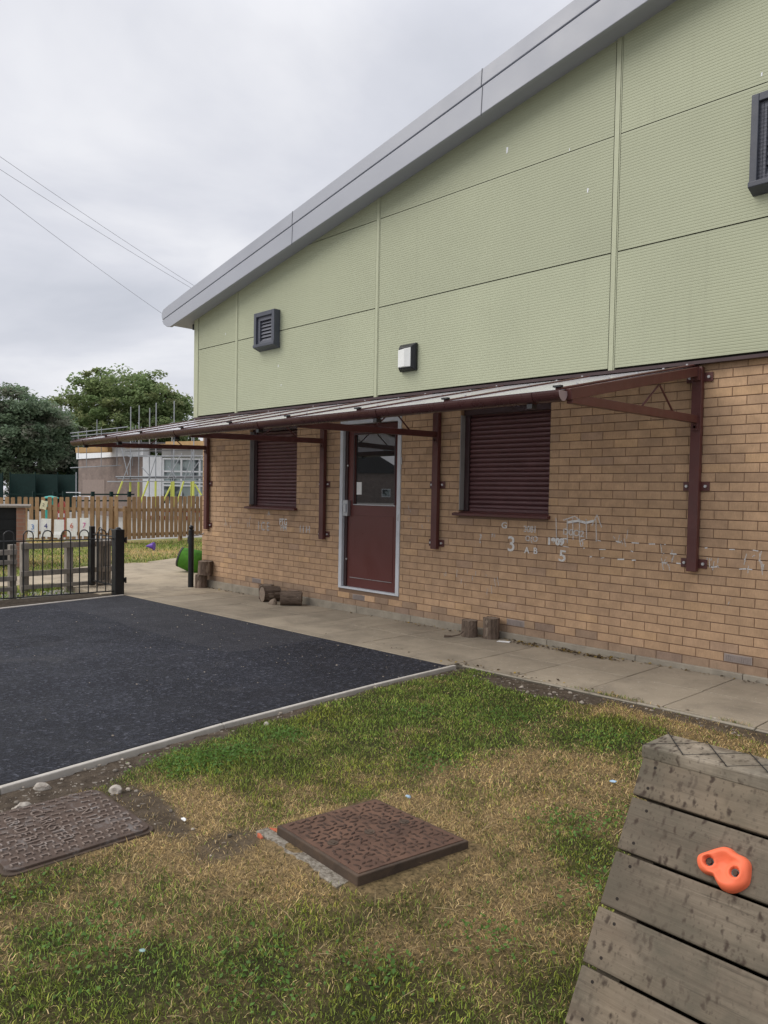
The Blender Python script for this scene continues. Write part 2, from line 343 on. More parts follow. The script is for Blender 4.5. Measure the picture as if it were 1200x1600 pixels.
# rusty iron
def rust(name, c1, c2, c3, k=.35):
    t = NT(name); n1 = t.noise(7, 7, .7); col = t.mix(t.ramp(n1, [(.3, 0.0), (.7, 1.0)]), c1, c2)
    col = t.mix(t.ramp(t.noise(11, 6, .75, dist=.8), [(.52, 0.0), (.7, k)]), col, c3)
    return t.fin(col, .82, t.bump(t.noise(160, 5, .7), .5, .003), spec=.3)
M_rust = rust("rusty_iron", (.075, .042, .030), (.165, .092, .060), (.045, .03, .024), .6)
M_rustgrey = rust("rusty_grey_iron", (.058, .040, .031), (.115, .080, .062), (.22, .21, .205), .6)
M_rustdark = rust("dark_iron_edge", (.045, .034, .026), (.10, .068, .048), (.15, .095, .06))

t = NT("orange_hold"); M_orange = t.fin(t.mix(t.noise(8, 3), (.80, .14, .06), (.86, .19, .085)), .6, t.bump(t.noise(500, 3), .15, .001), spec=.35)
t = NT("stone"); M_stone = t.fin(t.mix(t.ramp(t.noise(30, 6, .7), [(.35, 0.0), (.65, 1.0)]), (.22, .19, .16), (.50, .46, .40)), .9, t.bump(t.noise(60, 4), .5, .005), spec=.15)
# chalk, rubbed and broken by the brick face
def chalk(name, lo, hi):
    t = NT(name); tp = t.n.new('ShaderNodeBsdfTransparent'); mx = t.n.new('ShaderNodeMixShader')
    t.fin((.86, .85, .83), .95, spec=.05); k = t.ramp(t.noise(280, 4, .7), [(lo, 0.0), (hi, .9)])
    t.lk(k, mx.inputs[0]); t.lk(tp.outputs[0], mx.inputs[1]); t.lk(t.b.outputs[0], mx.inputs[2]); t.lk(mx.outputs[0], t.o.inputs[0]); return t.m
M_chalk = chalk("chalk", .30, .54); M_chalkfaint = chalk("faint_chalk", .38, .66)
# shutter lath
M_lath = paint("shutter_lath", (.112, .048, .050), .4, .12, .45, dirt=.06)

# ------------------------------------------------------------------ noise for numpy
_T = rng.random((256, 256)).astype(np.float32)
def vnoise(x, y, s, o=0):
    x = np.asarray(x)*s+o*17.3; y = np.asarray(y)*s+o*31.7; xi = np.floor(x).astype(int); yi = np.floor(y).astype(int); fx = x-xi; fy = y-yi
    fx = fx*fx*(3-2*fx); fy = fy*fy*(3-2*fy); T = lambda i, j: _T[i & 255, j & 255]
    return (T(xi, yi)*(1-fx)+T(xi+1, yi)*fx)*(1-fy)+(T(xi, yi+1)*(1-fx)+T(xi+1, yi+1)*fx)*fy
def fbm(x, y, s, o=0): return (vnoise(x, y, s, o)+.5*vnoise(x, y, s*2.1, o+1)+.25*vnoise(x, y, s*4.3, o+2)+.13*vnoise(x, y, s*9, o+3))/1.88
gv = np.vectorize(g)

# ------------------------------------------------------------------ ground setting
def sheet(name, poly, mat, dz=0.0, kind='structure', th=.06):
    # flat polygon following the fall of the yard; sides go down th
    xs = sorted({p[0] for p in poly}); bm = bmesh.new()
    f = bm.faces.new([bm.verts.new((x, y, 0)) for x, y in poly])
    for X in (-9.0, 0.0):
        bmesh.ops.bisect_plane(bm, geom=bm.verts[:]+bm.edges[:]+bm.faces[:], plane_co=(X, 0, 0), plane_no=(1, 0, 0))
    r = bmesh.ops.extrude_face_region(bm, geom=bm.faces[:])
    top = {v for v in r['geom'] if isinstance(v, bmesh.types.BMVert)}
    for v in bm.verts: v.co.z = g(v.co.x)+dz-(0 if v in top else th)
    bmesh.ops.recalc_face_normals(bm, faces=bm.faces)
    me = bpy.data.meshes.new(name); bm.to_mesh(me); bm.free(); me.materials.append(mat)
    o = bpy.data.objects.new(name, me); COL.objects.link(o); o['kind'] = kind; return o
m = MB(); m.add([(-400, -300, -.26), (300, -300, -.26), (300, 500, -.26), (-400, 500, -.26)], [(0, 1, 2, 3)]); setp(m.obj("ground", M_ground), kind='structure')
TAR = [(-1.79, -1.40), (-1.75, -2.3), (-1.64, -3.665), (-1.457, -4.988), (-1.05, -8.2), (-7.0, -8.2), (-7.33, -3.4), (-7.68, -1.40)]
sheet("tarmac_yard", TAR, M_tarmac, .0)
# lawn: a fine height sheet with mapped dryness and bare earth
GREEN = [(-1.12, -4.15), (-1.12, -3.51), (-1.12, -2.73), (-1.17, -2.1), (-.56, -1.85), (.12, -2.09), (-.48, -3.82), (.56, -3.42), (.69, -3.27), (.89, -4.71), (1.09, -4.33), (1.0, -3.91), (.06, -4.95), (.42, -5.23), (.7, -4.66), (.22, -5.45), (-.7, -3.1), (-.5, -2.4), (1.3, -2.0), (.9, -2.5), (.55, -5.0), (-.4, -5.3), (-.75, -3.9), (1.2, -3.3)]
DRY = [(-.44, -4.12), (-.3, -4.47), (-.09, -4.79), (.41, -4.55), (.53, -4.3), (.56, -4.0), (.6, -3.73), (.35, -2.88), (.15, -2.85), (.58, -2.98), (.85, -4.4), (.77, -4.04), (.45, -4.88), (.01, -5.32), (.2, -3.3), (-.13, -1.4), (.64, -1.66), (-.2, -3.6), (.2, -3.75), (-.2, -4.2), (.2, -4.55), (-.85, -4.5), (.3, -3.1), (1.2, -1.7), (-.35, -5.0)]
def dryness(x, y):
    x = np.asarray(x, float); y = np.asarray(y, float); num = np.zeros_like(x); den = np.full_like(x, 1e-4)
    for P, val in ((GREEN, 0.0), (DRY, 1.0)):
        for px, py in P:
            w_ = np.exp(-((x-px)**2+(y-py)**2)/(2*.24**2)); num += w_*val; den += w_
    d = num/den
    return np.clip((d-.5)*1.05+.46+(fbm(x, y, 2.6, 3)-.5)*1.2+(fbm(x, y, 8.5, 13)-.5)*1.1, 0, 1)
def kerbx(y): return np.interp(y, [-8.2, -4.988, -3.665, -2.3, -1.4], [-1.0, -1.407, -1.587, -1.70, -1.74])
def bareness(x, y):
    x = np.asarray(x, float); y = np.asarray(y, float); n_ = fbm(x, y, 3.2, 9)
    d = x-kerbx(y); wd = .12+.28*(n_-.35)+.30*np.exp(-((y+4.85)/.5)**2)
    b = np.clip((wd-d)/.10, 0, 1)
    b = np.maximum(b, np.clip((1.0-np.hypot((x+.75)/.75, (y+1.42)/.20)+1.1*(n_-.45))*3, 0, 1))
    b = np.maximum(b, .85*np.clip((1.0-np.hypot((x-.3)/1.2, (y+1.35)/.16)+1.0*(n_-.45))*3, 0, 1))
    b = np.maximum(b, .9*np.clip((1.0-np.hypot((x+.80)/.42, (y+4.58)/.13)+1.0*(n_-.4))*3, 0, 1))
    b = np.maximum(b, .75*np.clip((1.0-np.hypot((x+.22)/.13, (y+4.50)/.20)+1.2*(n_-.5))*2, 0, 1))
    return b
def lawn_z(x, y):
    x = np.asarray(x, float); y = np.asarray(y, float)
    return gv(x)-.010+.022*(fbm(x, y, 1.7, 5)-.5)-.006*bareness(x, y)+.026*np.exp(-(np.maximum(np.abs(x-.19)-.30, 0)**2+np.maximum(np.abs(y+4.11)-.27, 0)**2)/.10**2)+.012*np.exp(-(np.maximum(np.abs(x+.78)-.30, 0)**2+np.maximum(np.abs(y+4.97)-.30, 0)**2)/.08**2)-.003*np.clip(1-(x-kerbx(y))/.3, 0, 1)
nx, ny = 260, 300; gx = np.linspace(-1.95, 4.6, nx); gy = np.linspace(-8.2, -1.30, ny); X, Y = np.meshgrid(gx, gy)
Zg = lawn_z(X, Y); Zg = np.where(X < kerbx(Y)+.01, np.minimum(Zg, gv(X)-.05), Zg)
vs = np.stack([X, Y, Zg], -1).reshape(-1, 3); idx = np.arange(nx*ny).reshape(ny, nx)
fs = np.stack([idx[:-1, :-1], idx[:-1, 1:], idx[1:, 1:], idx[1:, :-1]], -1).reshape(-1, 4)
me = bpy.data.meshes.new("lawn"); me.from_pydata(vs.tolist(), [], fs.tolist()); me.shade_smooth()
for nme, arr in (('dry', dryness(X, Y)), ('bare', bareness(X, Y))):
    me.attributes.new(nme, 'FLOAT', 'POINT').data.foreach_set('value', arr.astype(np.float32).ravel())
me.materials.append(M_lawn); o = bpy.data.objects.new("lawn_ground", me); COL.objects.link(o); o['kind'] = 'structure'

# concrete edgings
m = MB()
ky = [-8.2, -4.988, -3.665, -2.3, -1.345]
for a_, b_ in zip(ky[:-1], ky[1:]):
    xa, xb = kerbx(a_), kerbx(b_); n_ = max(1, int((b_-a_)/.9))
    for k in range(n_):
        y0 = a_+(b_-a_)*k/n_+.002; y1 = a_+(b_-a_)*(k+1)/n_-.002; x0 = xa+(xb-xa)*k/n_; x1 = xa+(xb-xa)*(k+1)/n_
        z0, z1 = g(x0)+.005, g(x1)+.005
        m.add([(x0-.034, y0, z0-.15), (x0, y0, z0-.15), (x1, y1, z1-.15), (x1-.034, y1, z1-.15), (x0-.034, y0, z0), (x0, y0, z0), (x1, y1, z1), (x1-.034, y1, z1)], [(3,2,1,0),(4,5,6,7),(0,1,5,4),(1,2,6,5),(2,3,7,6),(3,0,4,7)])
o = m.obj("edging_kerb", M_kerb, bevel=.006); o['kind'] = 'structure'
m = MB()
for k in range(8):
    x0 = -1.735+k*.78; m.box(x0+.003, x0+.777, -1.285, -1.255, -.3, g(x0+.4)-.004+random.uniform(-.004, .003))
o = m.obj("path_kerb", M_concrete, bevel=.005); o['kind'] = 'structure'
m = MB(); fe = [(-7.68, -1.42), (-7.33, -3.4), (-7.0, -8.2)]
for (x0, y0), (x1, y1) in zip(fe[:-1], fe[1:]):
    m.beam((x0-.025, y0, g(x0)-.05), (x1-.025, y1, g(x1)-.05), .05, .12)
o = m.obj("far_kerb", M_kerb, bevel=.006); o['kind'] = 'structure'

# paving: slabs along the wall, cast bays beyond the corner
m = MB(); r_ = random.Random(3)
def tint(c, v): k = 1+r_.uniform(-v, v); return (c[0]*k, c[1]*k, c[2]*k, 1)
SL = (.315, .268, .203)
for j, (y0, y1) in enumerate(((-.63, -.032), (-1.25, -.63))):
    x = -7.2
    while x < 4.5:
        a_, b_ = x+.003, x+.597; dz = [r_.uniform(-.003, .003) for _ in range(4)]; zb = -.4
        P = [(a_, y0+.003, g(a_)+dz[0]), (b_, y0+.003, g(b_)+dz[1]), (b_, y1-.003, g(b_)+dz[2]), (a_, y1-.003, g(a_)+dz[3])]
        m.add([(p[0], p[1], zb) for p in P]+P, [(3,2,1,0),(4,5,6,7),(0,1,5,4),(1,2,6,5),(2,3,7,6),(3,0,4,7)], tint(SL, .13)); x += .6
BAY = (.40, .335, .245)
def bay(poly, c):
    m.add([(x, y, -.4) for x, y in poly]+[(x, y, g(x)+.002) for x, y in poly], [tuple(range(len(poly)-1, -1, -1)), tuple(range(len(poly), 2*len(poly)))]+[(i, (i+1) % len(poly), (i+1) % len(poly)+len(poly), i+len(poly)) for i in range(len(poly))], c)
bay([(-8.0, -1.385), (-7.205, -1.385), (-7.205, -.036), (-8.0, -.036)], tint(BAY, .03))
bay([(-7.195, -1.385), (-1.80, -1.385), (-1.80, -1.256), (-7.195, -1.256)], tint(SL, .03))
bay([(-9.69, -1.6), (-8.01, -1.6), (-8.01, 1.2), (-9.69, 1.2)], tint(BAY, .05))
bay([(-9.69, 1.21), (-8.35, 1.21), (-8.35, 9), (-9.69, 9)], tint(BAY, .05))
bay([(-11.95, -.2), (-10.8, -1.95), (-9.70, -2.1), (-9.70, 1.2), (-11.9, 1.2), (-12.15, .9)], tint(BAY, .05))
bay([(-12.2, 1.21), (-9.70, 1.21), (-9.70, 9), (-15.5, 9), (-12.83, 2.36)], tint(BAY, .05))
bay([(-10.0, -6.0), (-9.70, -2.11), (-10.8, -1.96), (-12.2, -6.0)], tint(BAY, .05))
o = m.obj("footpath", M_slab, bevel=.004, colors=True); o['kind'] = 'structure'
o = sheet("path_bed", [(-8.0, -1.38), (4.6, -1.26), (4.6, -.002), (-8.0, -.002)], M_joint, -.012, th=.1)
sheet("far_lawn", [(-30, -14), (-8.9, -14), (-9.4, -1.45), (-12.1, 1.0), (-14, 4.2), (-16.2, 9), (-19.6, 9), (-19.2, 5.6), (-18.95, 3.6), (-23.2, 0.6), (-31, -7)], M_turf, -.022)
sheet("verge", [(-8.3, -8.2), (-7.05, -8.2), (-7.37, -3.4), (-7.70, -1.46), (-8.3, -1.46)], M_earth, -.012)

# ------------------------------------------------------------------ grass (uncountable)
def blades(name, x, y, z, L_, W_, col, tilt, nseg_label=None):
    n = len(x); az = rng.random(n)*2*pi; ta = az+rng.normal(0, .9, n)
    wx, wy = np.cos(az)*W_/2, np.sin(az)*W_/2
    dx, dy, dz = np.cos(ta)*np.sin(tilt), np.sin(ta)*np.sin(tilt), np.cos(tilt)
    t2 = np.minimum(tilt+rng.random(n)*.7, 1.62); ex, ey, ez = np.cos(ta)*np.sin(t2), np.sin(ta)*np.sin(t2), np.cos(t2)
    mxp = np.stack([x+dx*L_*.5, y+dy*L_*.5, z+dz*L_*.5], -1); tip = mxp+np.stack([ex, ey, ez], -1)*(L_*.5)[:, None]
    b0 = np.stack([x-wx, y-wy, z-.004], -1); b1 = np.stack([x+wx, y+wy, z-.004], -1); o_ = np.stack([wx, wy, wx*0], -1)*.8
    V = np.stack([b0, b1, mxp+o_, mxp-o_, tip], 1).reshape(-1, 3).astype(np.float32)
    me = bpy.data.meshes.new(name); me.vertices.add(5*n); me.vertices.foreach_set('co', V.ravel())
    base = (np.arange(n)*5)[:, None]; lp = np.concatenate([base+np.array([0, 1, 2, 3]), base+np.array([3, 2, 4])], 1).astype(np.int32)
    me.loops.add(7*n); me.loops.foreach_set('vertex_index', lp.ravel())
    st = (np.arange(n)*7)[:, None]+np.array([0, 4]); me.polygons.add(2*n); me.polygons.foreach_set('loop_start', st.ravel().astype(np.int32))
    me.update(calc_edges=True)
    ca = np.ones((n, 5, 4), np.float32); ca[:, :, :3] = col[:, None, :]
    me.attributes.new('col', 'FLOAT_COLOR', 'POINT').data.foreach_set('color', ca.ravel())
    me.materials.append(M_grass); o = bpy.data.objects.new(name, me); COL.objects.link(o); return o
def grass_cols(dr, n, x=None, y=None):
    u = rng.random(n); isd = rng.random(n) < np.clip(dr*1.0+.03, .10, .92)
    k1 = (.28+1.6*rng.random(n)**1.5)[:, None]; k2 = (.28+1.15*rng.random(n))[:, None]
    gcol = np.stack([.170+.17*u*u, .230+.16*u, .046+.035*u], -1)*k1
    dcol = np.stack([.60+.24*u, .425+.22*u, .180+.15*u], -1)*k2
    if x is not None:
        c = fbm(x, y, 5.5, 51); yel = np.clip((fbm(x, y, 2.2, 57)-.45)*3, 0, 1)[:, None]; f = (.62+.85*c)[:, None]
        gcol = gcol*f*(1-yel*.45)+gcol*f*np.array([1.75, 1.25, .9])*yel*.45; dcol = dcol*(.7+.6*c)[:, None]
    return np.where(isd[:, None], dcol, gcol), isd
RAMP = (1.36, 3.3, -4.78, -3.6)
def lawn_points(n, x0, x1, y0, y1):
    x = rng.uniform(x0, x1, n); y = rng.uniform(y0, y1, n); b = bareness(x, y); n2 = fbm(x, y, 7, 21)
    k = (x > kerbx(y)+.02) & (rng.random(n) > b*1.02) & (rng.random(n) < .45+1.1*n2)
    k &= ~((x > -1.085) & (x < -.475) & (y > -5.27) & (y < -4.665)) & ~((x > -.15) & (x < .525) & (y > -4.41) & (y < -3.82))
    k &= ~((x > RAMP[0]+.04) & (x < RAMP[1]) & (y > RAMP[2]+.12) & (y < RAMP[3]))
    k &= ~((x > -.21) & (x < .37) & (y > -4.44) & (y < -4.34) & (rng.random(n) < .8))
    # only what can be near the picture: a wedge before the camera
    dxx, dyy = x-CAM[0], y-CAM[1]; dp = dxx*Fv[0]+dyy*Fv[1]; lat = dxx*Rv[0]+dyy*Rv[1]
    k &= (dp > .9) & (np.abs(lat) < dp*.62+.35)
    return x[k], y[k]
for dens, box_ in ((17000, (-1.75, 2.2, -6.0, -3.3)), (10500, (-1.75, 3.6, -3.3, -1.31))):
    n = int(dens*(box_[1]-box_[0])*(box_[3]-box_[2])); x, y = lawn_points(n, *box_); n = len(x)
    dr = dryness(x, y); col, isd = grass_cols(dr, n, x, y); lush = fbm(x, y, 3.1, 40)
    L_ = np.where(isd, rng.uniform(.010, .036, n), rng.uniform(.011, .028, n)*(.5+1.1*lush)); far = box_[2] > -4
    W_ = np.where(isd, rng.uniform(.0014, .0030, n), rng.uniform(.0020, .0040, n))*(1.6 if far else 1.0)
    tilt = np.where(isd, rng.uniform(.5, 1.55, n), np.abs(rng.normal(.65, .4, n)))
    o = blades("grass", x, y, lawn_z(x, y), L_, W_, col, tilt); setp(o, kind='stuff')
# sparse long straws lying on top
n = 1800; x, y = lawn_points(n, -1.6, 2.2, -6, -2.2); n = len(x); dr = dryness(x, y); k = rng.random(n) < dr; x, y = x[k], y[k]; n = len(x)
u = rng.random(n); o = blades("dry_straw_grass", x, y, lawn_z(x, y)+.012, rng.uniform(.06, .13, n), rng.uniform(.0016, .0028, n), np.stack([.46+.16*u, .36+.12*u, .20+.08*u], -1), rng.uniform(1.2, 1.55, n)); setp(o, kind='stuff')
# grass behind the railing and up to the picket fence
def inpoly(x, y, P):
    c = np.zeros(len(x), bool)
    for (x0, y0), (x1, y1) in zip(P, P[1:]+P[:1]):
        c ^= ((y0 > y) != (y1 > y)) & (x < (x1-x0)*(y-y0)/((y1-y0) if y1 != y0 else 1e-9)+x0)
    return c
FL = [(-24, -9), (-8.2, -9), (-8.35, -2.7), (-8.5, -1.75), (-9.6, -1.7), (-10.0, -6), (-12.2, -6), (-10.8, -2.0), (-12.0, -.2), (-12.2, 1.0), (-12.83, 2.4), (-15.5, 9), (-18.5, 9), (-18.2, 5.6), (-17.9, 3.36), (-22.2, -.4)]
n = 90000; x = rng.uniform(-23, -8.2, n); y = rng.uniform(-5.5, 8, n); k = inpoly(x, y, FL); x, y = x[k], y[k]; n = len(x)
d2 = np.clip((fbm(x, y, .55, 61)-.42)*2.6, 0, 1); col, isd = grass_cols(d2*.9, n); o = blades("far_grass", x, y, gv(x)-.022, rng.uniform(.03, .085, n), rng.uniform(.008, .016, n), col, np.abs(rng.normal(.5, .4, n))); setp(o, kind='stuff')
# small growth in the joints along the path kerb
n = 2200; x = rng.uniform(-1.7, 2.6, n); y = -1.252+rng.normal(0, .008, n); k = rng.random(n) < np.clip((fbm(x, y, 4, 77)-.48)*5, 0, 1); x, y = x[k], y[k]; n = len(x); col, isd = grass_cols(np.full(n, .4), n)
o = blades("kerb_weed_grass", x, y, gv(x)+.0, rng.uniform(.012, .035, n), rng.uniform(.002, .004, n), col*.9, np.abs(rng.normal(.6, .3, n))); setp(o, kind='stuff')
# broad-leaved weeds and clover patches
def leafcloud(name, P, size, cols, flat=.5, parent=None, mat=None):
    n = len(P); a = rng.normal(size=(n, 3)); a[:, 2] = np.abs(a[:, 2])+flat; a /= np.linalg.norm(a, axis=1)[:, None]
    b = np.cross(a, rng.normal(size=(n, 3))); b /= np.linalg.norm(b, axis=1)[:, None]; c = np.cross(a, b)
    s = (size*(.6+.8*rng.random(n)))[:, None]
    V = np.stack([P-b*s*.5, P+c*s*.32+a*s*.08, P+b*s*.5, P-c*s*.32+a*s*.08], 1).reshape(-1, 3).astype(np.float32)
    me = bpy.data.meshes.new(name); me.vertices.add(4*n); me.vertices.foreach_set('co', V.ravel()); me.loops.add(4*n); me.loops.foreach_set('vertex_index', np.arange(4*n, dtype=np.int32))
    me.polygons.add(n); me.polygons.foreach_set('loop_start', np.arange(0, 4*n, 4, dtype=np.int32)); me.update(calc_edges=True)
    ca = np.ones((n, 4, 4), np.float32); ca[:, :, :3] = cols[:, None, :]; me.attributes.new('col', 'FLOAT_COLOR', 'POINT').data.foreach_set('color', ca.ravel())
    me.materials.append(mat or M_leaf); o = bpy.data.objects.new(name, me); COL.objects.link(o)
    if parent is not None: o.parent = parent
    return o
W_C = [(-1.16, -4.14, .22), (-1.12, -3.90, .20), (-1.2, -3.5, .16), (.55, -4.9, .22), (.78, -4.62, .16), (.62, -3.33, .2), (.74, -3.12, .15), (.1, -5.2, .25), (.9, -4.25, .16), (-1.05, -2.6, .2), (-.6, -2.2, .3), (.1, -2.1, .25), (1.0, -3.7, .2), (-.5, -5.3, .25), (-.3, -3.2, .25)]
Pw = []
for px, py, r in W_C:
    k = int(2600*r*r*3.1*(2.2 if px < -1.1 else .55))+30; q = rng.normal(size=(k, 2))*r*.5; xx, yy = px+q[:, 0], py+q[:, 1]; ok = (xx > kerbx(yy)+.10) & ~((xx > -1.1) & (xx < -.46) & (yy > -5.29) & (yy < -4.65)) & ~((xx > -.16) & (xx < .54) & (yy > -4.42) & (yy < -3.81))
    Pw.append(np.stack([xx, yy, lawn_z(xx, yy)+rng.uniform(.004, .024, k)], -1)[ok])
Pw = np.concatenate(Pw); u = rng.random(len(Pw))
o = leafcloud("clover_weeds", Pw, .015, np.stack([.085+.07*u, .17+.12*u, .03+.03*u], -1), .9); setp(o, kind='stuff')
# earth strip: gravel and crumbs
n = 5200; x = rng.uniform(-1.75, 1.6, n); y = rng.uniform(-6, -1.31, n); k = (rng.random(n) < bareness(x, y)) & (x > kerbx(y)+.015) & ~((x > -1.085) & (x < -.475) & (y > -5.27) & (y < -4.665)); x, y = x[k], y[k]; z = lawn_z(x, y)
m = MB()
for i in range(len(x)):
    s_ = .003+.013*random.random()**4; 
    m.ball((x[i], y[i], z[i]+s_*.3), s_*random.uniform(.8, 1.4), s_*random.uniform(.7, 1.2), s_*random.uniform(.5, .8), 5, 4)
M_grav = paint("gravel_mix", (.27, .235, .195), .95, .8, .1, scale=9)
o = m.obj("gravel", M_grav, fix=False); setp(o, kind='stuff')

n = 420; x = rng.uniform(-6.5, -1.3, n); y = -1.42-np.abs(rng.normal(0, 1.3, n)); k = (x < kerbx(y)-.04) & (y > -6.5) & (x > -7.2-.15*(y+1.4)); x, y = x[k], y[k]; m = MB()
for i in range(len(x)):
    s_ = .002+.007*random.random()**5; m.ball((x[i], y[i], g(x[i])+s_*.35), s_*1.2, s_, s_*.6, 5, 4)
o = m.obj("tarmac_gravel", M_grav, fix=False); setp(o, kind='stuff')
def blob(name, rx, ry, rz, mat, seed, amp=.25, parent=None):
    bm = bmesh.new(); bmesh.ops.create_icosphere(bm, subdivisions=2, radius=1.0); rr = random.Random(seed)
    ph = [(Vector((rr.uniform(-1, 1), rr.uniform(-1, 1), rr.uniform(-1, 1))).normalized(), rr.uniform(-amp, amp)) for _ in range(9)]
    for v in bm.verts:
        d = v.co.normalized(); k = 1+rr.uniform(-.10, .10)+sum(a_*max(0, d.dot(p))**3 for p, a_ in ph); v.co = Vector((d.x*rx*k, d.y*ry*k, max(-.35, d.z)*rz*k))
    me = bpy.data.meshes.new(name); bm.to_mesh(me); bm.free(); me.materials.append(mat); o = bpy.data.objects.new(name, me); COL.objects.link(o)
    if parent is not None: o.parent = parent
    return o
for i, (x, y, s_, lab) in enumerate([(-1.032, -4.60, .036, "pale angular stone behind the far corner of the lettered manhole cover"), (-1.13, -4.98, .034, "dusty white stone on the soil at the left edge of the lettered manhole cover"),
        (-1.44, -3.46, .026, "small grey stone on bare soil beside the middle of the tarmac kerb"), (-1.33, -4.83, .040, "flat grey stone lying against the kerb end nearest the lettered cover")]):
    o = blob("stone", s_, s_*.75, s_*.7, M_stone, i+5); o.location = (x, y, float(lawn_z(x, y))+.004); o.rotation_euler = (0, 0, i*1.3); setp(o, lab, "stone", "stones along the kerb")

# ------------------------------------------------------------------ the building
B = thing("school_building", "single storey hall of tan brick with pale olive cladding above and a sloping grey roof", "building", (0, 0, 0))
OPEN = [(-6.787, -5.693, 1.07, 2.25), (-4.815, -3.764, .12, 2.17), (-2.906, -1.785, 1.10, 2.25)]
XL, XR, ZT = -8.05, 4.6, 2.475
m = MB(); rb = random.Random(5)
def brick(x0, x1, z0, z1, col):
    if x1-x0 < .02 or z1-z0 < .015: return
    j = .0034; x0 += .0024; x1 -= .0024; z0 += j; z1 -= j; c_ = .0028; o_ = rb.uniform(-.0012, .0012)
    V = []
    for y, i in ((.03, 0), (.003, 0), (o_, c_)): V += [(x0+i, y, z0+i), (x1-i, y, z0+i), (x1-i, y, z1-i), (x0+i, y, z1-i)]
    F = [(8, 9, 10, 11)]
    for r in (0, 4): F += [(r+k, r+(k+1) % 4, r+4+(k+1) % 4, r+4+k) for k in range(4)]
    m.add(V, F, col)
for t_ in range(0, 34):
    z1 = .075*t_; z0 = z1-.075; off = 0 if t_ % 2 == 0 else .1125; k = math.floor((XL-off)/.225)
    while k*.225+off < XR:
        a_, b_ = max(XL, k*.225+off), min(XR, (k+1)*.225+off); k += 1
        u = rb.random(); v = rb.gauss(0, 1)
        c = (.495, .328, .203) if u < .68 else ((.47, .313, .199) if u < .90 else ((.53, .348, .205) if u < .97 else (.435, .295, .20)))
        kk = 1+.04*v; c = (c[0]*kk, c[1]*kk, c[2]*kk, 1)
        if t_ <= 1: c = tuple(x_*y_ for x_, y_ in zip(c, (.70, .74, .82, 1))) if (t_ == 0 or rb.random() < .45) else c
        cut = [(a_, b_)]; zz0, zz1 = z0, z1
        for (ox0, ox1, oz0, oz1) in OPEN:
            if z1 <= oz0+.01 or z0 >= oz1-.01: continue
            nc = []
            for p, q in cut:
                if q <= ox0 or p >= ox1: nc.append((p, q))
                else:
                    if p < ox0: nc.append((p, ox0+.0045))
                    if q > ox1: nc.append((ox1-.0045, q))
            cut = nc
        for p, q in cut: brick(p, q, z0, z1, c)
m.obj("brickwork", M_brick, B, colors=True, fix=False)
m = MB(); xs = [XL]+[v for o_ in OPEN for v in o_[:2]]+[XR]; op = {o_[0]: o_ for o_ in OPEN}
for a_, b_ in zip(xs[:-1], xs[1:]):
    if a_ in op: m.box(a_, b_, .006, .30, -.6, op[a_][2]); m.box(a_, b_, .006, .30, op[a_][3], ZT)
    else: m.box(a_+.0005, b_-.0005, .006, .30, -.6, ZT)
m.obj("mortar", M_mortar, B)
# reveals of the openings, in cut brick colour
for (ox0, ox1, oz0, oz1) in (OPEN[0], OPEN[2]):
    m = MB(); z = math.ceil(oz0/.075)*.075
    while z < oz1:
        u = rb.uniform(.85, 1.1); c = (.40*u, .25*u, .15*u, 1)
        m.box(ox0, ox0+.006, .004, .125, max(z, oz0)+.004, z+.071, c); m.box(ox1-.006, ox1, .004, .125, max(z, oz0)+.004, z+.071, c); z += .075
    m.obj("reveal_bricks", M_brick, B, colors=True)
m = MB(); m.box(XL+.002, XL+.25, .302, 18, -.6, ZT); m.box(XL+.25, XR, 17.8, 18, -.6, ZT); m.obj("side_wall", M_brickY, B)
m = MB()
x = -8.05
while x < 4.5: m.box(x+.002, min(x+.898, 4.6), -.030, .002, -.5, -.068); x += .9
m.obj("plinth", M_concrete, B, bevel=.006)
# air bricks
for (ax, az) in ((-4.445, .036), (-6.578, .036), (-2.1375, .0375), (0.0, .0375)):
    m = MB(); m.box(ax-.107, ax+.107, -.002, .004, az-.031, az+.031)
    for i in range(6):
        for j in range(12): m.box(ax-.098+j*.0165, ax-.098+j*.0165+.010, -.006, -.002, az-.026+i*.0088, az-.026+i*.0088+.005)
    m.obj("air_brick", paint("air_brick_clay", (.33, .28, .255), .85, .12, .2) if 'air_brick_clay' not in bpy.data.materials else bpy.data.materials['air_brick_clay'], B)

# cladding panels with fine horizontal ribs
YC = -.06
def zb(x): return 3.906+.1945*(x+7.876)
def zgv(x): return 4.113+.2075*(x+7.88)
def zt(x): return 4.258+.2055*(x+8.068)
joints = [-8.10, -7.057, -4.147, -1.140, 1.86, 4.6]; rows = [2.412, 3.420, 4.425, 5.43, 6.43]
for xa, xb in zip(joints[:-1], joints[1:]):
    xa_, xb_ = xa+.034, xb-.034
    if xa == -8.10: xa_ = -8.098
    for za, zb_ in zip(rows[:-1], rows[1:]):
        if za > zb(xb)+.1: continue
        m = MB(); z = za+.008; prof = []
        while z < zb_-.012:
            prof += [(z, 0.0), (z+.016, 0.0), (z+.0185, .0017), (z+.0225, .0017)]; z += .025
        prof.append((zb_-.006, 0.0))
        V = []; F = []
        for z_, dy in prof:
            lim = -7.876+(z_-.12-3.906)/.1945; p = max(xa_, min(lim, xb_)); V += [(p, YC+dy, z_), (xb_, YC+dy, z_)]
        for i in range(len(prof)-1): F.append((2*i, 2*i+1, 2*i+3, 2*i+2))
        n_ = len(V); V += [(max(xa_, xa_), YC+.03, prof[0][0]), (xb_, YC+.03, prof[0][0])]; F.append((n_, n_+1, 1, 0))
        m.add(V, F); m.obj("cladding_panel", M_clad, B, fix=False)
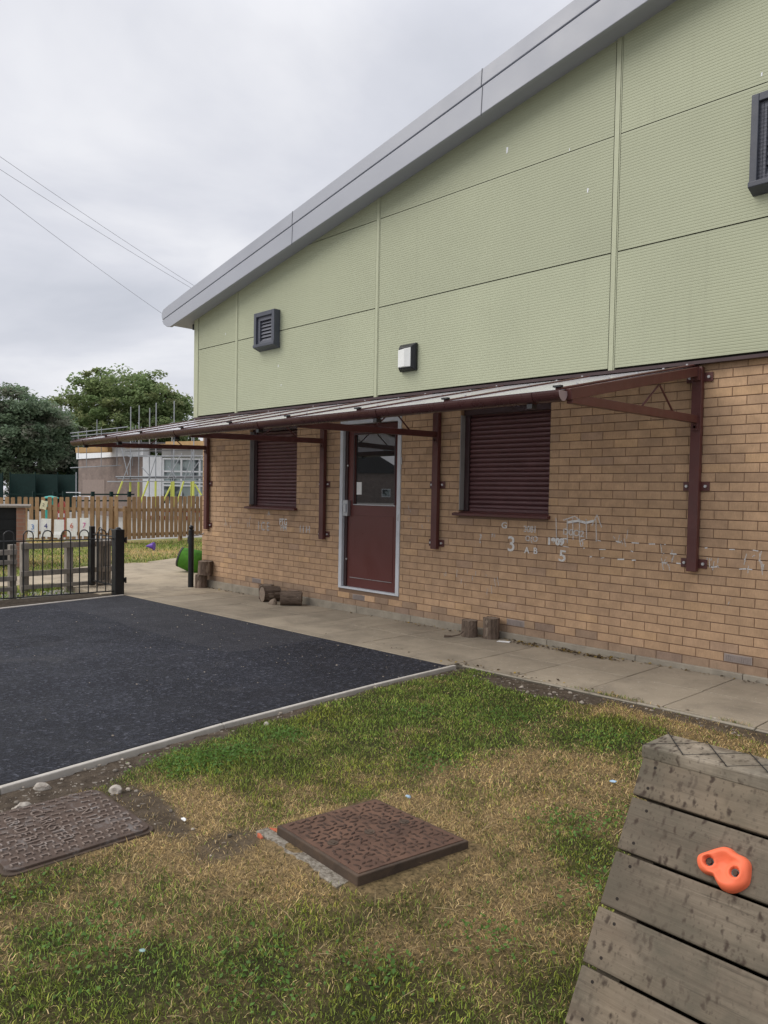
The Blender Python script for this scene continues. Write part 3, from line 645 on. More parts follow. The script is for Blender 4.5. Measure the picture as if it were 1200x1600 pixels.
for xj in joints[1:-1]: m = MB(); m.box(xj-.025, xj+.018, YC-.006, YC+.03, 2.40, zb(xj)+.12); m.box(xj-.034, xj-.025, YC+.012, YC+.03, 2.40, zb(xj)+.12); m.box(xj+.022, xj+.030, YC-.002, YC+.03, 2.40, zb(xj)+.12); m.obj("cladding_joint", M_cladtrim, B)
m = MB(); m.box(-8.225, -8.108, YC-.004, YC+.05, 2.40, 4.05); m.box(-8.225, -8.18, YC+.05, 16, 2.40, 4.0)
m.obj("corner_trim", M_cladtrim, B)
m = MB(); m.prism([(-8.17, 2.40), (4.6, 2.40), (4.6, zb(4.6)+.1), (-8.17, zb(-8.17)+.1)], 'y', YC+.033, 17.9); m.obj("cladding_backing", paint("backing", (.03, .03, .025), .8, .1, .1), B)
m = MB(); m.box(-8.22, 4.6, YC-.012, -.004, 2.372, 2.399); m.obj("drip_flashing", M_brown, B)
# roof
end_low = [(-8.545, 3.795), (-8.66, 3.815), (-8.755, 3.865), (-8.800, 3.925)]
end_up = [(-8.815, 3.945), (-8.842, 4.00), (-8.835, 4.055), (-8.79, 4.10), (-8.62, 4.145), (-8.35, 4.20), (-8.07, 4.262)]
m = MB()
lower = [(4.6, zb(4.6)), *[(p[0], p[1]) for p in end_low], (4.6, zgv(4.6)-.020)]
m.prism(lower, 'y', -.300, -.255); rf = m.obj("roof", M_greyroof, B, bevel=.006)
rf.name = "fascia_lower"
m = MB(); m.prism([(4.6, zgv(4.6)+.010), *end_up, (4.6, zt(4.6))], 'y', -.288, -.255); m.obj("fascia_upper", M_greyroof, B, bevel=.006)
m = MB(); body = [(4.6, zb(4.6)+.03), (-8.50, 3.83), (-8.66, 3.845), (-8.75, 3.90), (-8.81, 3.99), (-8.80, 4.06), (-8.60, 4.125), (-8.07, 4.24), (4.6, zt(4.6)-.02)]
m.prism(body, 'y', -.254, 18); m.obj("roof", M_greyroof, B)
m = MB(); m.prism([(4.6, zgv(4.6)-.03), (4.6, zgv(4.6)+.03), (-8.78, zgv(-8.78)+.03), (-8.78, zgv(-8.78)-.03)], 'y', -.2585, -.2545); m.obj("fascia_groove_shade", M_cable, B)  # dark backing strip in the fascia gap, painting the groove's shade
M_fj = paint("joint_dark_grey", (.12, .125, .14), .6, .1, .2)
for xj in (-5.47, -2.47): m = MB(); m.prism([(xj-.004, zb(xj)-.002), (xj+.004, zb(xj)-.002), (xj+.016, zgv(xj)-.012), (xj+.008, zgv(xj)-.012)], 'y', -.303, -.298); m.prism([(xj-.02, zgv(xj)+.006), (xj-.012, zgv(xj)+.006), (xj-.004, zt(xj)+.002), (xj-.012, zt(xj)+.002)], 'y', -.291, -.286); m.obj("fascia_joint", M_fj, B)
m = MB(); m.tube([(-8.30, -.02, 3.84), (-8.30, -.02, 3.76)], .03, 10); m.obj("soffit_pipe", M_black, B)
# louvre vents
def vent(x0, x1, z0, z1, d, n, grid):
    fr = MB(); y0 = YC-d; w_ = .055
    # four mitred sides of a deep box frame, with a sloped bottom sill
    fr.box(x0, x0+w_, y0, YC, z0+.04, z1); fr.box(x1-w_, x1, y0, YC, z0+.04, z1); fr.box(x0+w_, x1-w_, y0, YC, z1-.06, z1)
    fr.prism([(y0-.01, z0+.02), (YC, z0-.02), (YC, z0+.06), (y0-.01, z0+.06)], 'x', x0-.005, x1+.005)
    f = fr.obj("vent", M_slate, B, bevel=.005)
    b = MB(); b.box(x0+w_, x1-w_, YC-.02, YC-.004, z0+.06, z1-.06); b.obj("vent_back", M_black, f)
    i0, i1, j0, j1 = x0+w_, x1-w_, z0+.06, z1-.06
    s_ = MB(); s_.box(i0, i0+.05, y0+.03, YC-.02, j0, j1); s_.box(i1-.05, i1, y0+.03, YC-.02, j0, j1); s_.box(i0+.05, i1-.05, y0+.03, YC-.02, j1-.05, j1); s_.box(i0+.05, i1-.05, y0+.03, YC-.02, j0, j0+.04); s_.obj("inner_frame", M_slat, f)
    for k in range(n):
        za = j0+.04+(j1-j0-.09)*k/n; zc = j0+.04+(j1-j0-.09)*(k+1)/n
        l = MB(); l.prism([(y0+.045, za+.004), (y0+.05, za+.002), (YC-.03, zc-.006), (YC-.035, zc-.004)], 'x', i0+.05, i1-.05); l.obj("louvre", M_slat, f)
    if grid:
        h = MB(); nx_ = int((i1-i0)/.028)
        for k in range(nx_): h.tube([(i0+.028*k, y0+.025, j0), (i0+.028*k, y0+.025, j1)], .0016, 4)
        for k in range(int((j1-j0)/.028)): h.tube([(i0, y0+.0225, j0+.028*k), (i1, y0+.0225, j0+.028*k)], .0016, 4)
        h.obj("guard_mesh", M_slate, f)
    return f
vent(-6.49, -6.02, 3.215, 3.70, .10, 6, False)
vent(.02, .72, 3.615, 4.32, .10, 7, True)
# shuttered windows
def shutter(x0, x1, z0, z1):
    yS = .10
    cu = MB(); z = z0+.045; prof = []
    while z < z1-.12:
        for q in range(7): prof.append((yS-.015*sin(pi*q/6.5), z+.048*q/7)) 
        prof.append((yS+.004, z+.0455)); z += .048
    V = []; F = []
    for y_, z_ in prof: V += [(x0+.075, y_, z_), (x1-.04, y_, z_)]
    for i in range(len(prof)-1): F.append((2*i, 2*i+1, 2*i+3, 2*i+2))
    cu.add(V, F); sh = cu.obj("shutter", M_lath, B, fix=False)
    h = MB(); h.box(x0+.012, x0+.075, yS-.035, yS+.03, z0+.02, z1-.10); h.obj("guide_rail", M_brown, sh, bevel=.003); h = MB(); h.box(x1-.05, x1-.004, yS-.035, yS+.03, z0+.02, z1-.10); h.obj("guide_rail", M_brown, sh, bevel=.003)
    h = MB(); h.box(x0+.008, x1-.004, yS-.05, yS+.1, z1-.13, z1-.002); h.obj("shutter_box", M_brown, sh, bevel=.004)
    h = MB(); h.box(x0+.075, x1-.05, yS-.016, yS+.012, z0+.02, z0+.050); h.obj("bottom_bar", M_lath, sh, bevel=.004)
    h = MB(); h.box(x0+.007, x0+.016, -.001, yS-.035, z0+.03, z1-.13); h.obj("edge_trim", paint("grey_edge", (.30, .29, .28), .5, .1, .3) if 'grey_edge' not in bpy.data.materials else bpy.data.materials['grey_edge'], sh)
    s_ = MB(); s_.prism([(-.055, z0-.028), (-.055, z0-.002), (yS, z0+.022), (yS, z0-.028)], 'x', x0-.045, x1+.02); s_.obj("sill", M_maroon, B, bevel=.004)
    h = MB(); h.box(x0+.002, x1-.002, yS+.04, yS+.06, z0, z1); h.obj("shutter_back", M_black, sh)
shutter(*OPEN[0]); shutter(*OPEN[2])
# door
dx0, dx1, dz0, dz1 = OPEN[1]
fr = MB(); fw = .055
fr.box(dx0, dx0+fw, -.012, .10, dz0, dz1); fr.box(dx1-fw, dx1, -.012, .10, dz0, dz1); fr.box(dx0+fw, dx1-fw, -.012, .10, dz1-fw, dz1); fr.box(dx0+fw, dx1-fw, -.012, .10, dz0, dz0+.022)
fr.obj("door_frame", M_doorframe, B, bevel=.003)
m = MB(); a_, b_ = dx0+fw+.002, dx1-fw-.002; gl = (-4.600, -3.915, 1.155, 1.99)
yd = .045
for q in ((a_+.004, gl[0], dz0+.025, dz1-fw-.004), (gl[1], b_-.004, dz0+.025, dz1-fw-.004), (gl[0], gl[1], dz0+.025, gl[2]), (gl[0], gl[1], gl[3], dz1-fw-.004)): m.box(q[0], q[1], yd, yd+.045, q[2], q[3])
M_door = paint("maroon_door_panel", (.118, .034, .029), .36, .06, .45, bump=0, scale=2)
D = m.obj("door", M_door, B)
m = MB(); m.box(gl[0]-.01, gl[1]+.01, yd+.018, yd+.028, gl[2]-.01, gl[3]+.01); m.obj("glass", M_glass, D)
m = MB(); m.box(gl[0]-.02, gl[1]+.02, yd-.006, yd+.002, gl[2]-.012, gl[2]-.002); m.obj("bright_strip", M_steel, D); m = MB(); m.box(-4.66, -3.93, yd-.006, yd-.0005, .255, .262); m.obj("bright_strip", M_steel, D)
m = MB()
for q in ((gl[0]-.02, gl[0], gl[2], gl[3]), (gl[1], gl[1]+.02, gl[2], gl[3]), (gl[0]-.02, gl[1]+.02, gl[3], gl[3]+.02)): m.box(q[0], q[1], yd-.008, yd-.0008, q[2], q[3])
m.box(a_+.001, a_+.045, yd-.02, yd-.001, dz0+.03, dz1-fw-.006)
m.obj("glazing_bead", M_brown, D, bevel=.002)
m = MB(); m.box(-4.60, -3.92, yd-.004, yd-.0005, .262, 1.02); m.obj("kick_panel", M_door, D, bevel=.002)
m = MB(); m.box(-4.755, -4.665, yd-.055, yd-.002, 1.005, 1.20); m.box(-4.735, -4.685, yd-.068, yd-.055, 1.05, 1.155); m.obj("lock_box", M_steel, D, bevel=.005)
m = MB(); m.box(-4.575, -4.49, yd+.012, yd+.0165, 1.27, 1.42); m.obj("notice", M_paper, D)
for z_ in (1.62, .48): m = MB(); m.tube([(-4.70, yd-.032, z_), (-4.70, yd-.02, z_)], .011, 8); m.obj("stud", M_bolt, D)
m = MB(); m.tube([(-3.745, -.014, 1.62), (-3.745, -.014, 1.70)], .006, 6); m.obj("stud", M_bolt, D); m = MB(); m.tube([(-3.79, -.014, 1.05), (-3.79, -.014, .98)], .007, 6)
m.obj("stud", M_bolt, D)
# chalk drawings on the brick
def chalk_text(s_, x, z, size, mat=M_chalk, rot=0.0, sx=1.0, off=0.0): return text("chalk_writing", s_, size, mat, B, (x, -.0035, z), (pi/2, rot, 0), .0004, sx=sx, offset=off+.0018)
chalk_text("G", -2.30, .99, .085, sx=1.2)
chalk_text("3081", -1.99, .965, .085, M_chalkfaint, sx=.9, off=.001)
chalk_text("D0O2", -1.51, .955, .080, M_chalkfaint, .06, sx=1.1)
chalk_text("3", -2.21, .805, .21); chalk_text("O(O", -1.97, .875, .075, M_chalkfaint); chalk_text("1809", -1.70, .862, .085, M_chalk, off=.004, sx=1.1)
chalk_text("A  B", -1.975, .76, .085, M_chalk); chalk_text("5", -1.62, .73, .15, M_chalk, .1, sx=1.2); chalk_text("?", -2.60, .84, .13, M_chalkfaint); chalk_text("m", -2.43, .89, .07, M_chalkfaint); chalk_text("0", -1.42, .86, .08, M_chalkfaint)
chalk_text("I C E", -6.42, .80, .17, M_chalkfaint, sx=.8); chalk_text("PTG", -5.97, .88, .12, M_chalk, sx=.8); chalk_text("PM", -5.96, .80, .11, M_chalkfaint); chalk_text("A", -6.30, .985, .09, M_chalkfaint); chalk_text("l l H", -5.50, .80, .13, M_chalkfaint)
m = MB(); rc = random.Random(21)
def stroke(mm, pts, wd):
    for (x0, z0), (x1, z1) in zip(pts[:-1], pts[1:]): mm.beam((x0, -.0035, z0), (x1, -.0035, z1), wd, .0012, up=(0, 1, 0))
def scrib(mm, x, z, n, w_, h, wd=.008):
    for _ in range(n):
        a_, b_ = x+rc.uniform(-w_, w_), z+rc.uniform(-h, h); stroke(mm, [(a_, b_), (a_+rc.uniform(-.02, .02), b_+rc.uniform(-.09, .09))], wd)
for dx_, zl in ((-.30, .2), (-.18, .23), (-.12, .2), (-.05, .22), (.02, .18), (.12, .2)): stroke(m, [(-1.40+dx_, 1.09), (-1.40+dx_+.01, 1.09-zl)], .010)
stroke(m, [(-1.62, 1.07), (-1.50, 1.11), (-1.42, 1.06)], .012);  stroke(m, [(-1.32, 1.03), (-1.27, 1.13), (-1.22, 1.02)], .010)
m.obj("chalk_scribble", M_chalkfaint, B)
m = MB(); stroke(m, [(-1.58, 1.05), (-1.46, 1.07), (-1.38, 1.055), (-1.30, 1.075)], .022); m.obj("chalk_smear", M_chalk, B)
m = MB()
scrib(m, -.60, .79, 14, .07, .06, .007); scrib(m, -.18, .78, 6, .10, .06, .007); scrib(m, .10, .80, 9, .09, .05, .007); scrib(m, .30, .79, 8, .10, .04, .007); scrib(m, .52, .78, 7, .10, .05, .007); scrib(m, -1.0, .93, 6, .12, .03, .006); scrib(m, -2.85, .42, 9, .25, .07, .006); scrib(m, -2.45, .38, 5, .12, .1, .005); scrib(m, -3.5, 1.0, 8, .2, .12, .006); scrib(m, -7.0, .8, 8, .4, .10, .007); scrib(m, -.2, .5, 2, .2, .05, .006)
m.obj("chalk_scribble", M_chalkfaint, B)
m = MB()
for z_ in (.825, .75, .90):
    x = -1.62
    while x < .7:
        if rc.random() < .5: stroke(m, [(x, z_+rc.uniform(-.006, .006)), (x+rc.uniform(.01, .07), z_+rc.uniform(-.004, .004))], rc.uniform(.005, .013))
        x += rc.uniform(.05, .22)
m.obj("chalk_scribble", M_chalk, B)
# small white marks on the cladding
for (x, z, s_) in ((-2.33, 4.66, .03), (-1.42, 4.03, .02), (-6.05, 2.96, .018), (-5.98, 2.70, .015), (-7.35, 3.56, .015), (.05, 4.5, .015), (-1.62, 4.45, .012)):
    m = MB(); m.add([(x-s_*.35, YC-.001, z-s_), (x+s_*.25, YC-.001, z-s_*.8), (x+s_*.5, YC-.001, z+s_*.9), (x-s_*.3, YC-.001, z+s_)], [(0, 1, 2, 3)]); m.obj("bird_mark", M_white, B)

# wall lamp
WL = thing("wall_lamp", "black bulkhead lamp with a pale opal diffuser, on the olive cladding above the door", "lamp", (-3.60, YC, 2.79))
def frustum(mm, x0, x1, z0, z1, y0, i, y1):
    mm.add([(x0, y0, z0), (x1, y0, z0), (x1, y0, z1), (x0, y0, z1), (x0+i, y1, z0+i), (x1-i, y1, z0+i), (x1-i, y1, z1-i*1.6), (x0+i, y1, z1-i*1.6)], [(0, 1, 2, 3), (7, 6, 5, 4), (0, 4, 5, 1), (1, 5, 6, 2), (2, 6, 7, 3), (3, 7, 4, 0)])
m = MB(); m.box(-.128, .118, -.035, 0, -.15, .15); frustum(m, -.126, .116, -.148, .148, -.034, .025, -.080); m.obj("housing", M_black, WL, bevel=.008)
m = MB(); q = [(-.125, -.030), (-.085, -.105), (.015, -.112), (.088, -.078)]; qt = [.060, .078, .084, .098]
V = [(x, y, -.112) for x, y in q]+[(x, y, z) for (x, y), z in zip(q, qt)]+[(.088, -.02, -.112), (-.125, -.02, -.112), (.088, -.02, .098), (-.125, -.02, .060)]
m.add(V, [(0, 1, 5, 4), (1, 2, 6, 5), (2, 3, 7, 6), (3, 8, 10, 7), (9, 0, 4, 11), (4, 5, 6, 7, 10, 11), (9, 8, 3, 2, 1, 0)]); m.obj("diffuser", M_diff, WL, bevel=.006)

# ------------------------------------------------------------------ canopy
C = thing("canopy", "long maroon framed lean-to canopy with clear roof sheets, bolted to the brick wall", "canopy", (0, 0, 0))
SLP = .0055
def dzx(x): return SLP*(x+.4)*1.0
def csl(y): return 2.372+(y+.02)*.2062           # top of the roof sheet, falling outwards
posts = [-7.87, -5.11, -3.20, -.372]
for i, px in enumerate(posts):
    m = MB(); m.box(px-.041, px+.041, -.062, -.012, .70, 2.35); po = m.obj("post", M_maroon, C, bevel=.004)
    for z_ in (2.27, 1.392, .765):
        m = MB(); m.box(px-.108, px+.108, -.012, -.004, z_-.037, z_+.037); pl = m.obj("wall_plate", M_maroon, po, bevel=.002)
        for s_ in (-1, 1): m = MB(); m.tube([(px+s_*.078, -.026, z_), (px+s_*.078, -.011, z_)], .0125, 6); m.obj("bolt", M_bolt, pl)
    m = MB(); m.beam((px, -.065, 1.930), (px, -1.90, 1.916), .044, .062); m.obj("arm", M_maroon, C, bevel=.004)
    m = MB(); m.beam((px, -.065, csl(-.065)-.050), (px, -1.92, csl(-1.92)-.040), .05, .072); m.obj("rafter", M_maroon, C, bevel=.004)
    m = MB(); za = csl(-.72)-.09; m.tube([(px, -.95, 1.955), (px, -.70, za)], .008, 8); m.tube([(px, -.46, 1.955), (px, -.69, za)], .008, 8); m.obj("brace", M_maroon, C)
    m = MB(); m.box(px-.03, px+.03, -.07, -.063, 1.84, 1.94); m.tube([(px, -.082, 1.868), (px, -.064, 1.868)], .013, 6); m.box(px-.034, px+.034, -.10, -.063, 2.24, 2.33); m.obj("joint_plate", M_maroon, C)
    m = MB(); m.tube([(px, -.082, 1.868), (px, -.069, 1.868)], .012, 6); m.obj("bolt", M_bolt, C); m = MB(); m.tube([(px-.012, -.112, 2.315), (px-.012, -.10, 2.315)], .011, 6); m.obj("bolt", M_bolt, C)
bx = [-.415-.953*k for k in range(9)]
for a_, b_ in zip(bx[:-1], bx[1:]):
    m = MB(); y0, y1 = -.03, -1.955
    m.add([(a_-.012, y0, csl(y0)), (b_+.012, y0, csl(y0)), (b_+.012, y1, csl(y1)), (a_-.012, y1, csl(y1)), (a_-.012, y0, csl(y0)-.010), (b_+.012, y0, csl(y0)-.010), (b_+.012, y1, csl(y1)-.010), (a_-.012, y1, csl(y1)-.010)], [(0, 1, 2, 3), (7, 6, 5, 4), (0, 4, 5, 1), (1, 5, 6, 2), (2, 6, 7, 3), (3, 7, 4, 0)])
    m.obj("roof_sheet", M_poly, C)
for k, x in enumerate(bx):
    m = MB(); m.beam((x, -.03, csl(-.03)+.004), (x, -1.965, csl(-1.965)+.004), .05, .016); gb = m.obj("glazing_bar", M_maroon, C, bevel=.006)
    m = MB()
    for y_ in (-.15, -.55, -.95, -1.35, -1.75): m.tube([(x, y_, csl(y_)+.011), (x, y_, csl(y_)+.021)], .009, 6)
    m.obj("screw_cap", M_bolt, gb)
    m = MB(); m.box(x-.030, x+.030, -1.985, -1.955, csl(-1.96)+.012, csl(-1.96)+.024); m.obj("bar_end", M_black, gb)
x0, x1 = bx[-1]-.015, bx[0]+.03
m = MB(); m.beam((x0, -.035, csl(-.035)+.016), (x1, -.035, csl(-.035)+.016), .07, .02); m.beam((x0, -.012, 2.372), (x1, -.012, 2.372), .02, .06); m.obj("wall_flashing", M_maroon, C, bevel=.003)
m = MB(); m.beam((x0, -1.90, csl(-1.90)-.046), (x1-.06, -1.90, csl(-1.90)-.046), .05, .065); m.obj("eaves_beam", M_maroon, C, bevel=.003)
# half-round gutter
m = MB(); gyc, gzc, gr_ = -1.965, 1.962, .050; n_ = 14; gk = 1.35; V = []; F = []
ring = [(gyc-gr_*cos(pi*k/n_), gzc-gk*gr_*sin(pi*k/n_)) for k in range(n_+1)]+[(gyc+(gr_-.004)*cos(pi*k/n_), gzc-gk*(gr_-.004)*sin(pi*k/n_)) for k in range(n_+1)]
m.prism(ring, 'x', x0-.02, x1+.005); M_gutter = paint("gutter_maroon", (.060, .022, .021), .3, .15, .5)
gu = m.obj("gutter", M_gutter, C, smooth=False)
for xx in (x0-.02, x1+.005):
    m = MB(); m.prism([(gyc-gr_*.97*cos(pi*k/n_), gzc-.002-gk*gr_*.97*sin(pi*k/n_)) for k in range(n_+1)], 'x', xx-.004, xx+.004); m.obj("stop_end", paint("pale_stop_end", (.33, .25, .25), .45, .1, .4) if 'pale_stop_end' not in bpy.data.materials else bpy.data.materials['pale_stop_end'], gu)
for xx in (-.62, -2.1, -3.72, -5.3, -6.7, -7.7):
    m = MB(); m.prism([(gyc-(gr_+.004)*cos(pi*k/n_), gzc-.001-gk*(gr_+.003)*sin(pi*k/n_)) for k in range(n_+1)], 'x', xx-.035, xx+.035); q = m.obj("gutter_union", M_gutter, gu)
    m = MB(); m.box(xx-.02, xx+.02, gyc-.02, -1.93, gzc-.10, gzc-.07); m.obj("gutter_bracket", M_black, gu)

for o_ in [o for o in COL.objects if o.type == 'MESH']:
    p_ = o_
    while p_.parent is not None: p_ = p_.parent
    if p_ is C and o_.name.split('.')[0] not in ('post', 'wall_plate') and not (o_.parent and o_.parent.name.startswith('wall_plate')):
        for v in o_.data.vertices: v.co.z += SLP*(v.co.x+.4)*max(0.0, min(1.0, -v.co.y/1.9))
# ------------------------------------------------------------------ climbing ramp
M_screw = paint("sunk_screw", (.02, .015, .012), .7, .4, .2)
RX0, RX1 = 1.40, 3.2
K = thing("climbing_ramp", "weathered grey timber climbing ramp with a wired top board, at the edge of the lawn", "climbing frame", (0, 0, 0))
sv = Vector((0, -.539, -.842)).normalized(); nv = Vector((0, -.842, .539)).normalized(); P0 = Vector((0, -4.327, .511))
def rp(x, s_, n_=0.0): return Vector((RX0+x, 0, 0))+P0+sv*s_+nv*n_
edges = [-.115, -.003, .1385, .2765, .4145, .5525, .6905, .745]
for k, (a_, b_) in enumerate(zip(edges[:-1], edges[1:])):
    m = MB(); a2, b2 = a_+.0035, b_-.0035; jl = random.uniform(-.003, .003)
    P = [rp(jl, a2), rp(RX1-RX0, a2), rp(RX1-RX0, b2), rp(jl, b2)]; Q = [p-nv*.032 for p in P]
    m.add([tuple(p) for p in Q+P], [(3,2,1,0),(4,5,6,7),(0,1,5,4),(1,2,6,5),(2,3,7,6),(3,0,4,7)])
    bo = m.obj("board", M_ramp, K, bevel=.0045)
    m = MB()
    for s_ in (a_+.028, b_-.028):
        for x in (.045+random.uniform(-.008, .008), .75, 1.5): m.tube([tuple(rp(x, s_, -.002)), tuple(rp(x, s_, .0008))], .0040, 8)
    m.obj("screw", M_screw, bo)
m = MB(); m.prism([(-4.272, .597), (-4.124, .597), (-4.124, .633), (-4.272, .633)], 'x', RX0-.004, RX1); m.obj("top_board", timber("pale_weathered_board", (.22, .185, .14), (.40, .345, .27), spots=True), K, bevel=.006)
m = MB(); m.prism([(-4.235, .60), (-4.12, .60), (-3.80, -.12), (-4.70, -.12)], 'x', RX0+.03, RX0+.09); m.obj("side_frame", M_ramp, K); m = MB(); m.prism([(-4.235, .60), (-4.12, .60), (-3.80, -.12), (-4.70, -.12)], 'x', RX1-.10, RX1-.04); m.obj("side_frame", M_ramp, K)
for k in range(6):
    z1 = .59-.118*k; z0 = z1-.112; f = lambda z_: -4.118+(.60-z_)*.44
    m = MB(); m.prism([(f(z1), z1), (f(z1)+.03, z1), (f(z0)+.03, z0), (f(z0), z0)], 'x', RX0, RX1); m.obj("board", M_ramp, K, bevel=.004)
m = MB(); zt_ = .6345
for k in range(-1, 17):
    xa = RX0-.003+.1095*k
    for p, q in (((xa, -4.122), (xa+.112, -4.272)), ((xa, -4.272), (xa+.112, -4.122))):
        if p[0] < RX0-.004:
            tt = (RX0-.004-p[0])/(q[0]-p[0]); p = (RX0-.004, p[1]+(q[1]-p[1])*tt)
        lift = .002 if p[1] > q[1] else .0
        m.tube([(p[0], p[1], zt_+lift), (q[0], q[1], zt_+lift)], .0014 if p[1] > q[1] else .0006, 6)
m.obj("grip_wire", M_black, K)
# climbing hold: lobed outline, domed, two sunk bolt holes
out_ = [(.2022, .0986), (.2038, .0843), (.2195, .0712), (.2385, .0569), (.2549, .0475), (.2693, .0463), (.2854, .0526), (.304, .055), (.3176, .0648), (.3228, .0846), (.3237, .1094), (.3106, .1286), (.2922, .1406), (.2705, .1402), (.2568, .1294), (.247, .1198), (.2286, .1206), (.2117, .1141)]
cxh = .263; csh = .094; holes = [(.2323, .0916), (.2922, .0959)]
def resamp(P, n):
    P = np.array(P+[P[0]]); M_ = len(P)-1; r = []
    for i in range(n):
        u = i*M_/n; k = int(u); f = u-k; p0, p1, p2, p3 = P[(k-1) % M_], P[k], P[k+1], P[(k+2) % M_ if k+2 != M_ else M_]
        r.append(.5*((2*p1)+(-p0+p2)*f+(2*p0-5*p1+4*p2-p3)*f*f+(-p0+3*p1-3*p2+p3)*f**3))
    return np.array(r)
ring = resamp(out_, 72); rings = 26; V = []; F = []
for j in range(rings+1):
    k = 1-j/rings; 
    for i in range(72):
        p = np.array([cxh, csh])+(ring[i]-np.array([cxh, csh]))*k
        edge = 1-k; h = .021*(1-(1-min(1, edge*3.6))**2)**.5 if edge > 0 else 0.0; h -= .006*max(0, min(1, (edge-.30)/.45))
        h += .003*math.exp(-((p[1]-.128)/.014)**2)*min(1, edge*3)-.006*math.exp(-((p[0]-.268)/.026)**2-((p[1]-.082)/.02)**2)*min(1, edge*2)
        for hx, hs in holes:
            d = math.hypot(p[0]-hx, p[1]-hs); h += .003*math.exp(-((d-.015)/.005)**2)
            if d < .0095: h = min(h, .006)
            elif d < .012: h = min(h, .006+(h-.006)*(d-.0095)/.0025)
        V.append(tuple(rp(p[0], p[1], max(.0, h))))
for j in range(rings):
    for i in range(72): F.append((j*72+i, j*72+(i+1) % 72, (j+1)*72+(i+1) % 72, (j+1)*72+i))
m = MB(); m.add(V, F); hd = m.obj("climbing_hold", M_orange, K, smooth=True); hd['label'] = "bright orange lobed plastic climbing hold with two bolt holes"
for hx, hs in holes: m = MB(); m.tube([tuple(rp(hx, hs, .006)), tuple(rp(hx, hs, .013))], .0062, 6); m.obj("bolt", M_rustdark, hd)
for hx, hs in holes: m = MB(); m.tube([tuple(rp(hx, hs, .0065)), tuple(rp(hx, hs, .0078))], .0092, 16); m.obj("washer", M_black, hd)

# ------------------------------------------------------------------ manhole covers
V1 = thing("manhole_cover", "raised rusty brown iron cover with lozenge tread, in the middle of the dry grass", "manhole cover", (0, 0, 0))
c4 = [(-.116, -4.348), (-.053, -3.856), (.489, -3.87), (.408, -4.38)]; zt1 = -.060
def lerp4(u, v): # bilinear over the cover
    p = [np.array(q) for q in c4]; return p[0]*(1-u)*(1-v)+p[1]*(1-u)*v+p[2]*u*v+p[3]*u*(1-v)
m = MB(); m.prism(c4, 'z', -.13, zt1); fr_ = m.obj("frame", M_rustdark, V1, bevel=.004)
m = MB(); cc = [tuple(lerp4(*q)) for q in ((.025, .025), (.025, .975), (.975, .975), (.975, .025))]; m.prism(cc, 'z', zt1-.01, zt1+.0035); lid = m.obj("lid", M_rust, V1, bevel=.002)
m = MB(); rr = random.Random(8); NN = 17
for i in range(NN):
    for j in range(NN-2):
        u_ = .05+.9*(i+.5+rr.uniform(-.25, .25))/NN; v_ = .05+.9*(j+.5+rr.uniform(-.25, .25))/(NN-2); q = lerp4(u_, v_)
        if min(math.hypot(u_-.5, v_-.5), math.hypot(u_-.5, v_-.16), math.hypot(u_-.5, v_-.84)) < .05: continue
        a_ = (pi/4 if (i+j) % 2 else -pi/4)+rr.uniform(-.9, .9); ca, sa = cos(a_), sin(a_); Lg, Wg, H = .0165*rr.uniform(.8, 1.2), .0070*rr.uniform(.8, 1.25), .0045
        base = [(-Lg, 0), (0, -Wg), (Lg, 0), (0, Wg)]; V = [(q[0]+x*ca-y*sa, q[1]+x*sa+y*ca, zt1+.0034) for x, y in base]+[(q[0]+(x*ca-y*sa)*.5, q[1]+(x*sa+y*ca)*.5, zt1+.0034+H) for x, y in base]
        m.add(V, [(4, 5, 6, 7), (0, 1, 5, 4), (1, 2, 6, 5), (2, 3, 7, 6), (3, 0, 4, 7)])
m.obj("tread_pattern", rust("dark_tread", (.045, .028, .022), (.095, .056, .038), (.03, .022, .02), .5), lid, fix=False)
for u_, v_ in ((.5, .5), (.5, .16), (.5, .84)):
    m = MB(); q = lerp4(u_, v_); m.tube([(q[0], q[1], zt1+.003), (q[0], q[1], zt1+.006)], .022, 14); m.box(q[0]-.012, q[0]+.012, q[1]-.006, q[1]+.006, zt1+.006, zt1+.0085); m.obj("key_hole", M_rustdark, lid)
t = NT("dirty_mortar"); M_dm = t.fin(t.mix(t.ramp(t.noise(55, 6, .75), [(.35, 0.0), (.62, 1.0)]), (.13, .105, .075), (.40, .36, .30)), .95, t.bump(t.noise(70, 6, .75), 1.0, .012), spec=.1)
rr = random.Random(4)   # worn mortar bed and bits of red brick along the near left edge
A0, A1 = np.array([-.20, -4.352]), np.array([.36, -4.384]); up_, lo_ = [], []
for k in range(61):
    f = k/60; p = A0*(1-f)+A1*f; up_.append((p[0], p[1]+.02)); lo_.append((p[0]+rr.uniform(-.002, .002), p[1]-.018-.022*float(vnoise(f, .3, 5.0))-.020*float(vnoise(f, .8, 17.0))+rr.uniform(-.004, .004)))
m = MB(); m.prism(up_+lo_[::-1], 'z', -.20, -.0965); m.obj("mortar_bed", M_dm, V1, bevel=.004)
for x_, y_, a_, sx_ in ((-.175, -4.325, .6, .035), (-.165, -4.385, -.3, .026), (-.14, -4.36, 1.1, .02)):
    m = MB(); M4 = Matrix.Translation((x_, y_, -.105)) @ Matrix.Rotation(a_, 4, 'Z'); m.box(-sx_, sx_, -.013, .013, -.05, .002+sx_*.1, None, M4); m.obj("brick_bit", paint("red_brick_bit", (.42, .115, .06), .9, .25, .2) if "red_brick_bit" not in bpy.data.materials else bpy.data.materials["red_brick_bit"], V1, bevel=.005)

